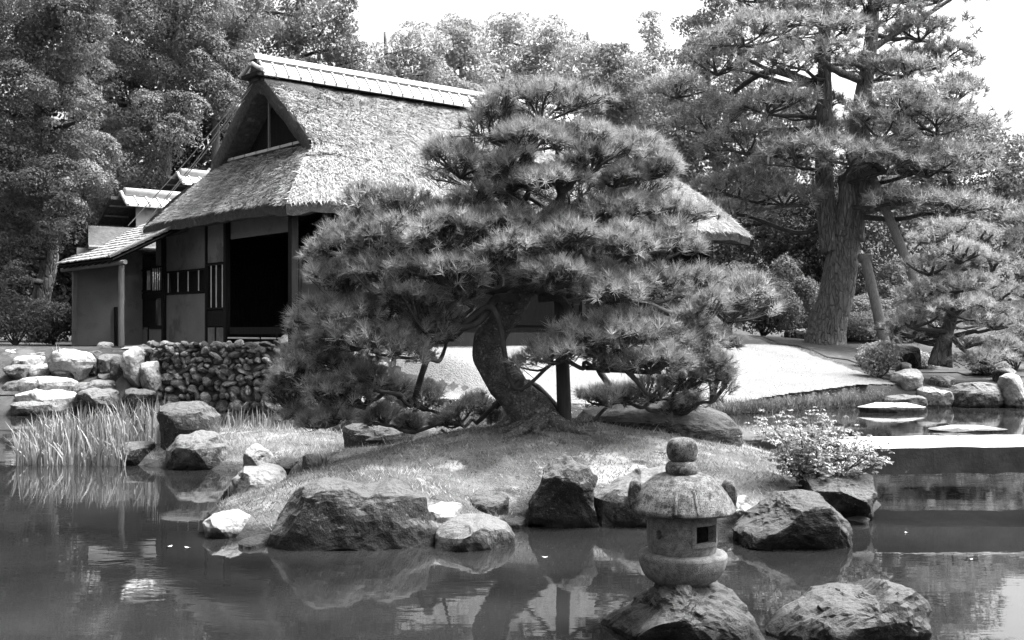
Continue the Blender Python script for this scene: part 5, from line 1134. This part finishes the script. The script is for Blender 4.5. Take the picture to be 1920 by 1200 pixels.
for (da0, da1, y0, y1) in ((-.50, .50, 1017, 1011), (-.50, .50, 977, 971), (-.50, -.38, 1011, 977), (.38, .50, 1011, 977)):
    aa = np.linspace(a0 + da0, a0 + da1, 8); z0, z1 = lz(y0), lz(y1); R0, R1 = np.interp([z0, z1], pr[:, 1], pr[:, 0]) + .007
    A = fb(R0, z0, aa); B = fb(R1, z1, aa); A2 = fb(R0 - .03, z0, aa); B2 = fb(R1 - .03, z1, aa); m.grid(np.stack([A2, A, B, B2], 0)); m.add(np.array([A[0], B[0], B2[0], A2[0]]), Q=[[0, 1, 2, 3]]); m.add(np.array([A[-1], B[-1], B2[-1], A2[-1]]), Q=[[3, 2, 1, 0]])
lan.part('window_frame', m, M['granite_clean'], fbx)
m = MB(); m.lathe([(.001, lz(1040)), (.15, lz(1040)), (.15, lz(1046)), (.001, lz(1046))], lc, 24); lan.part('firebox_floor', m, M['granite'], fbx)
cap = lathe_part('cap', [(1, 958), (60, 958), (88, 960), (96, 958), (98, 955), (97.5, 950), (95, 944), (90, 933), (83, 921), (74, 910), (62, 900), (48, 892), (34, 888), (20, 886)], 'granite', wob=.014, seed=5, crisp=True)
ear = smooth_path(np.array([(70, 938, 0), (84, 956, 0), (97, 956, 0), (101, 940, 0), (100, 915, 0), (94, 902, 0), (84, 900, 0), (77, 908, 0), (76, 922, 0), (70, 938, 0)], float), 30)[:-1, :2]
for k in (1, 2, 3):                                  # upturned ears at the rim
    a = math.radians(-90 + 90 * k + (0, 2, 0, -2)[k]); rd = np.array([math.cos(a), math.sin(a), 0]); tg = np.array([-math.sin(a), math.cos(a), 0]); m = MB(); G = []
    for f, sc in ((-17, .72), (-15, .93), (-8, 1.0), (8, 1.0), (15, .93), (17, .72)):
        c0 = ear.mean(0); e = c0 + (ear - c0) * sc; G.append(np.array([lc * [1, 1, 0] + rd * (R * ls) + tg * (f * ls) + [0, 0, lz(y)] for R, y in e]))
    G = np.array(G); G = np.concatenate([G, G[:, :1]], 1); q = G.reshape(-1, 3); q = q + unit(q - q.mean(0)) * (.008 * fbm(q * 14, 3, k))[:, None]; G = q.reshape(G.shape); m.grid(G)
    for e in (0, 5): m.add(np.concatenate([G[e], G[e].mean(0)[None]]), T=[[len(G[e]), i, i + 1] for i in range(len(G[e]) - 1)])
    lan.part('ear', m, M['granite'], cap, smooth=True)
for k, da in enumerate((-16, 8, 122, 172, 200, 238)): # shallow ridges over the cap
    a = math.radians(-90 + da); c = lambda R, py: lc + [R * ls * math.cos(a), R * ls * math.sin(a), lz(py)]
    m = MB(); m.tube(smooth_path(np.array([c(94.5, 953), c(88, 932), c(72, 910), c(48, 893)]), 12), np.linspace(4.5, 2.5, 12) * ls, 6, wob=.3, seed=k + 8); lan.part('cap_ridge', m, M['granite'], cap, smooth=True)
col_ = lathe_part('collar', [(18, 892), (26, 890), (31, 880), (30, 870), (24, 864), (10, 863)], 'granite', seed=6)
lathe_part('finial', [(16, 867), (25, 862), (30, 850), (30, 838), (26, 827), (14, 820), (2, 818)], 'granite', seed=7)

# ------------------------------------------------------------------ shrub on the right tip of the island
AB = P(1530, 912, 11.75); AB[2] = max(isle_z(AB[0], AB[1]) - .03, .3)
az = Thing('azalea', 'small leafy azalea with bare stems leaning over the right tip of the island', 'shrub', AB); r = np.random.default_rng(41)
ends = [(1425, 800), (1440, 790), (1460, 815), (1480, 790), (1500, 805), (1520, 785), (1545, 795), (1560, 815), (1580, 800), (1600, 830), (1620, 820), (1640, 850), (1655, 860), (1610, 865), (1570, 850), (1530, 840), (1490, 840), (1465, 840), (1590, 880), (1445, 820), (1550, 830), (1625, 850), (1510, 825), (1480, 860)]
pos = []; nr = []
for k, (px, py) in enumerate(ends):
    e = P(px, py, 11.75 + r.uniform(-.35, .4)); mid = AB * .5 + e * .5 + [r.normal(0, .05), r.normal(0, .05), -.07]; pth = smooth_path([AB + r.normal(0, .03, 3) * [1, 1, 0], mid, e], 12)
    m = MB(); m.tube(pth, np.linspace(.016, .004, 12), 6, wob=.2, seed=k); az.part('stem', m, M['twig'], smooth=True)
    for j in range(64):
        s = pth[int(r.integers(5, 12))]; c = s + r.normal(0, .075, 3) * [1, 1, .7] + [0, 0, .02]
        q = r.integers(5, 9); a = r.uniform(0, 6.28, q); dd = np.stack([np.cos(a), np.sin(a), np.full(q, .7)], -1); pos.append(c + dd * .022); nr.append(unit(dd * [.6, .6, 1.2]))
V, Q = leaf_quads(np.concatenate(pos), np.concatenate(nr), .046, 12, .42, .4); az.part('foliage', (V, [Q]), M['leaf_shrub'], kind='stuff')

# ------------------------------------------------------------------ ferns, irises, grass tufts
def fern(px, py, d, nfr, L_, seed, label):
    b = P(px, py, d); b[2] = isle_z(b[0], b[1]) + .02; r = np.random.default_rng(seed); t = Thing('fern', label, 'fern', b)
    for k in range(nfr):
        a = r.uniform(0, 6.28); m = MB(); n = 15; s = np.linspace(0, 1, n); out = np.array([math.cos(a), math.sin(a), 0]); LL = L_ * r.uniform(.7, 1.1)
        pth = b + out * (s * LL)[:, None] + np.array([0, 0, 1.]) * (LL * (.95 * s - .75 * s * s))[:, None]; m.tube(pth, np.linspace(.004, .001, n), 4, cap=False)
        sd = np.cross(out, [0, 0, 1.])
        for i in range(2, n):
            w = LL * .30 * (1 - s[i]) ** .8 + .01; tg = unit(pth[i] - pth[i - 1])
            for sg in (-1, 1): m.add(np.array([pth[i] - tg * .012, pth[i] + sg * sd * w + tg * w * .5 - [0, 0, w * .25], pth[i] + tg * .014]), T=[[0, 1, 2]])
        t.part('frond', m, M['leaf_shrub'])
fern(1372, 905, 11.0, 9, .32, 1, 'small fern on the bank just right of the lantern cap'); fern(1405, 945, 10.9, 7, .26, 2, 'small fern between the lantern and the rough boulder')
def reed_bed(label, spots, hmin, hmax, seed, name='iris_clump'):
    r = np.random.default_rng(seed); spots = np.asarray(spots, float); b = spots.mean(0); t = Thing(name, label, 'plant', b); m = MB(); Vs = []; Qs = []; Ts = []; k = 0
    for p in spots:
        h = r.uniform(hmin, hmax); a = r.uniform(0, 6.28); ln = abs(r.normal(0, .36)) * h; o = np.array([math.cos(a), math.sin(a), 0]); w = np.array([math.cos(a + 1.2 + r.uniform(-.6, .6)), math.sin(a + 1.2), 0]) * r.uniform(.008, .014)
        s = np.array([0, .35, .7, 1.0]); c = p + o * (ln * s ** 2)[:, None] + np.array([0, 0, 1.]) * (h * (s - .12 * ln / h * s * s))[:, None]
        if r.random() < .10: c[3] = c[2] + o * .12 - [0, 0, .10]
        Vs.append(np.array([c[0] - w, c[0] + w, c[1] - w, c[1] + w, c[2] - w * .7, c[2] + w * .7, c[3]])); Qs.append(np.array([[0, 1, 3, 2], [2, 3, 5, 4]]) + k); Ts.append(np.array([[4, 5, 6]]) + k); k += 7
    m.add(np.concatenate(Vs), T=np.concatenate(Ts), Q=np.concatenate(Qs)); t.part('leaves', m, M['iris'], kind='stuff')
r = np.random.default_rng(19)
def spots(n, px0, px1, d0, d1):
    px = r.uniform(px0, px1, n); d = r.uniform(d0, d1, n); x = (px - 960) / FPX * d; return np.stack([x, d, np.maximum(isle_z(x, d), -.02) - .02], -1)
reed_bed('tall bed of iris leaves standing at the left shore of the island', spots(900, 30, 240, 15.9, 17.8), .28, .66, 1)
reed_bed('iris leaves between the tall bed and the dark block stone', spots(240, 225, 310, 16.6, 18.4), .28, .66, 2)
reed_bed('sparse low iris leaves behind the dark block stone', spots(130, 410, 560, 17.6, 19.2), .15, .42, 3)
reed_bed('lone grass tuft above the small inlet', np.array([P(600, 884, 13.2) + [r.normal(0, .05), r.normal(0, .05), 0] for _ in range(34)]), .10, .22, 4, 'grass_tuft')
reed_bed('grass tuft on the left bank before the big white boulder', np.array([P(105, 668, 26.9) + [r.normal(0, .1), r.normal(0, .1), 0] for _ in range(9)]), .15, .38, 5, 'grass_tuft')
# drooping grass along the lawn bank
n = 9000; x = r.uniform(2.6, 9.5, n); y = np.interp(x, [2.5, 4.0, 5.4, 7.2, 8.8, 10.6], [25.2, 25.4, 26.2, 27.4, 28.6, 28.6]) + r.uniform(-.25, .25, n); V, Fs = blades(np.stack([x, y, r.uniform(.0, .22, n)], -1), r.uniform(.08, .22, n), .022, .7, 14)
o = link('bank_grass', mesh_np('bank_grass', V, Fs), M['leaf_dark']); tag(o, 'dark ragged grass along the lawn bank at the water', 'grass', kind='stuff')
# floating leaves
lab = 'tiny pale leaf floating on the pond'
me = None
FL = [(1022, 1046), (318, 1026), (352, 1028), (485, 1022), (1700, 1000), (1820, 1050)]
for k, (px, py) in enumerate(FL):
    d = CAM_H * FPX / (py - HOR)
    if me is None:
        a = np.linspace(0, 2 * np.pi, 8, endpoint=False); V = np.stack([np.cos(a) * .026, np.sin(a) * .016, .006 + .004 * np.cos(2 * a)], -1); me = mesh_np('floating_leaf', np.concatenate([V, [[0, 0, .003]]]), np.array([[8, i, (i + 1) % 8] for i in range(8)])); me.materials.append(M['petal'])
    o = bpy.data.objects.new('floating_leaf', me); COL.objects.link(o); o.location = (PX(px, d), d, .004); o.rotation_euler = (0, 0, k * 1.3); o.scale = (1 + .4 * math.sin(k), 1, 1); tag(o, lab, 'leaf', 'leaves floating on the pond')
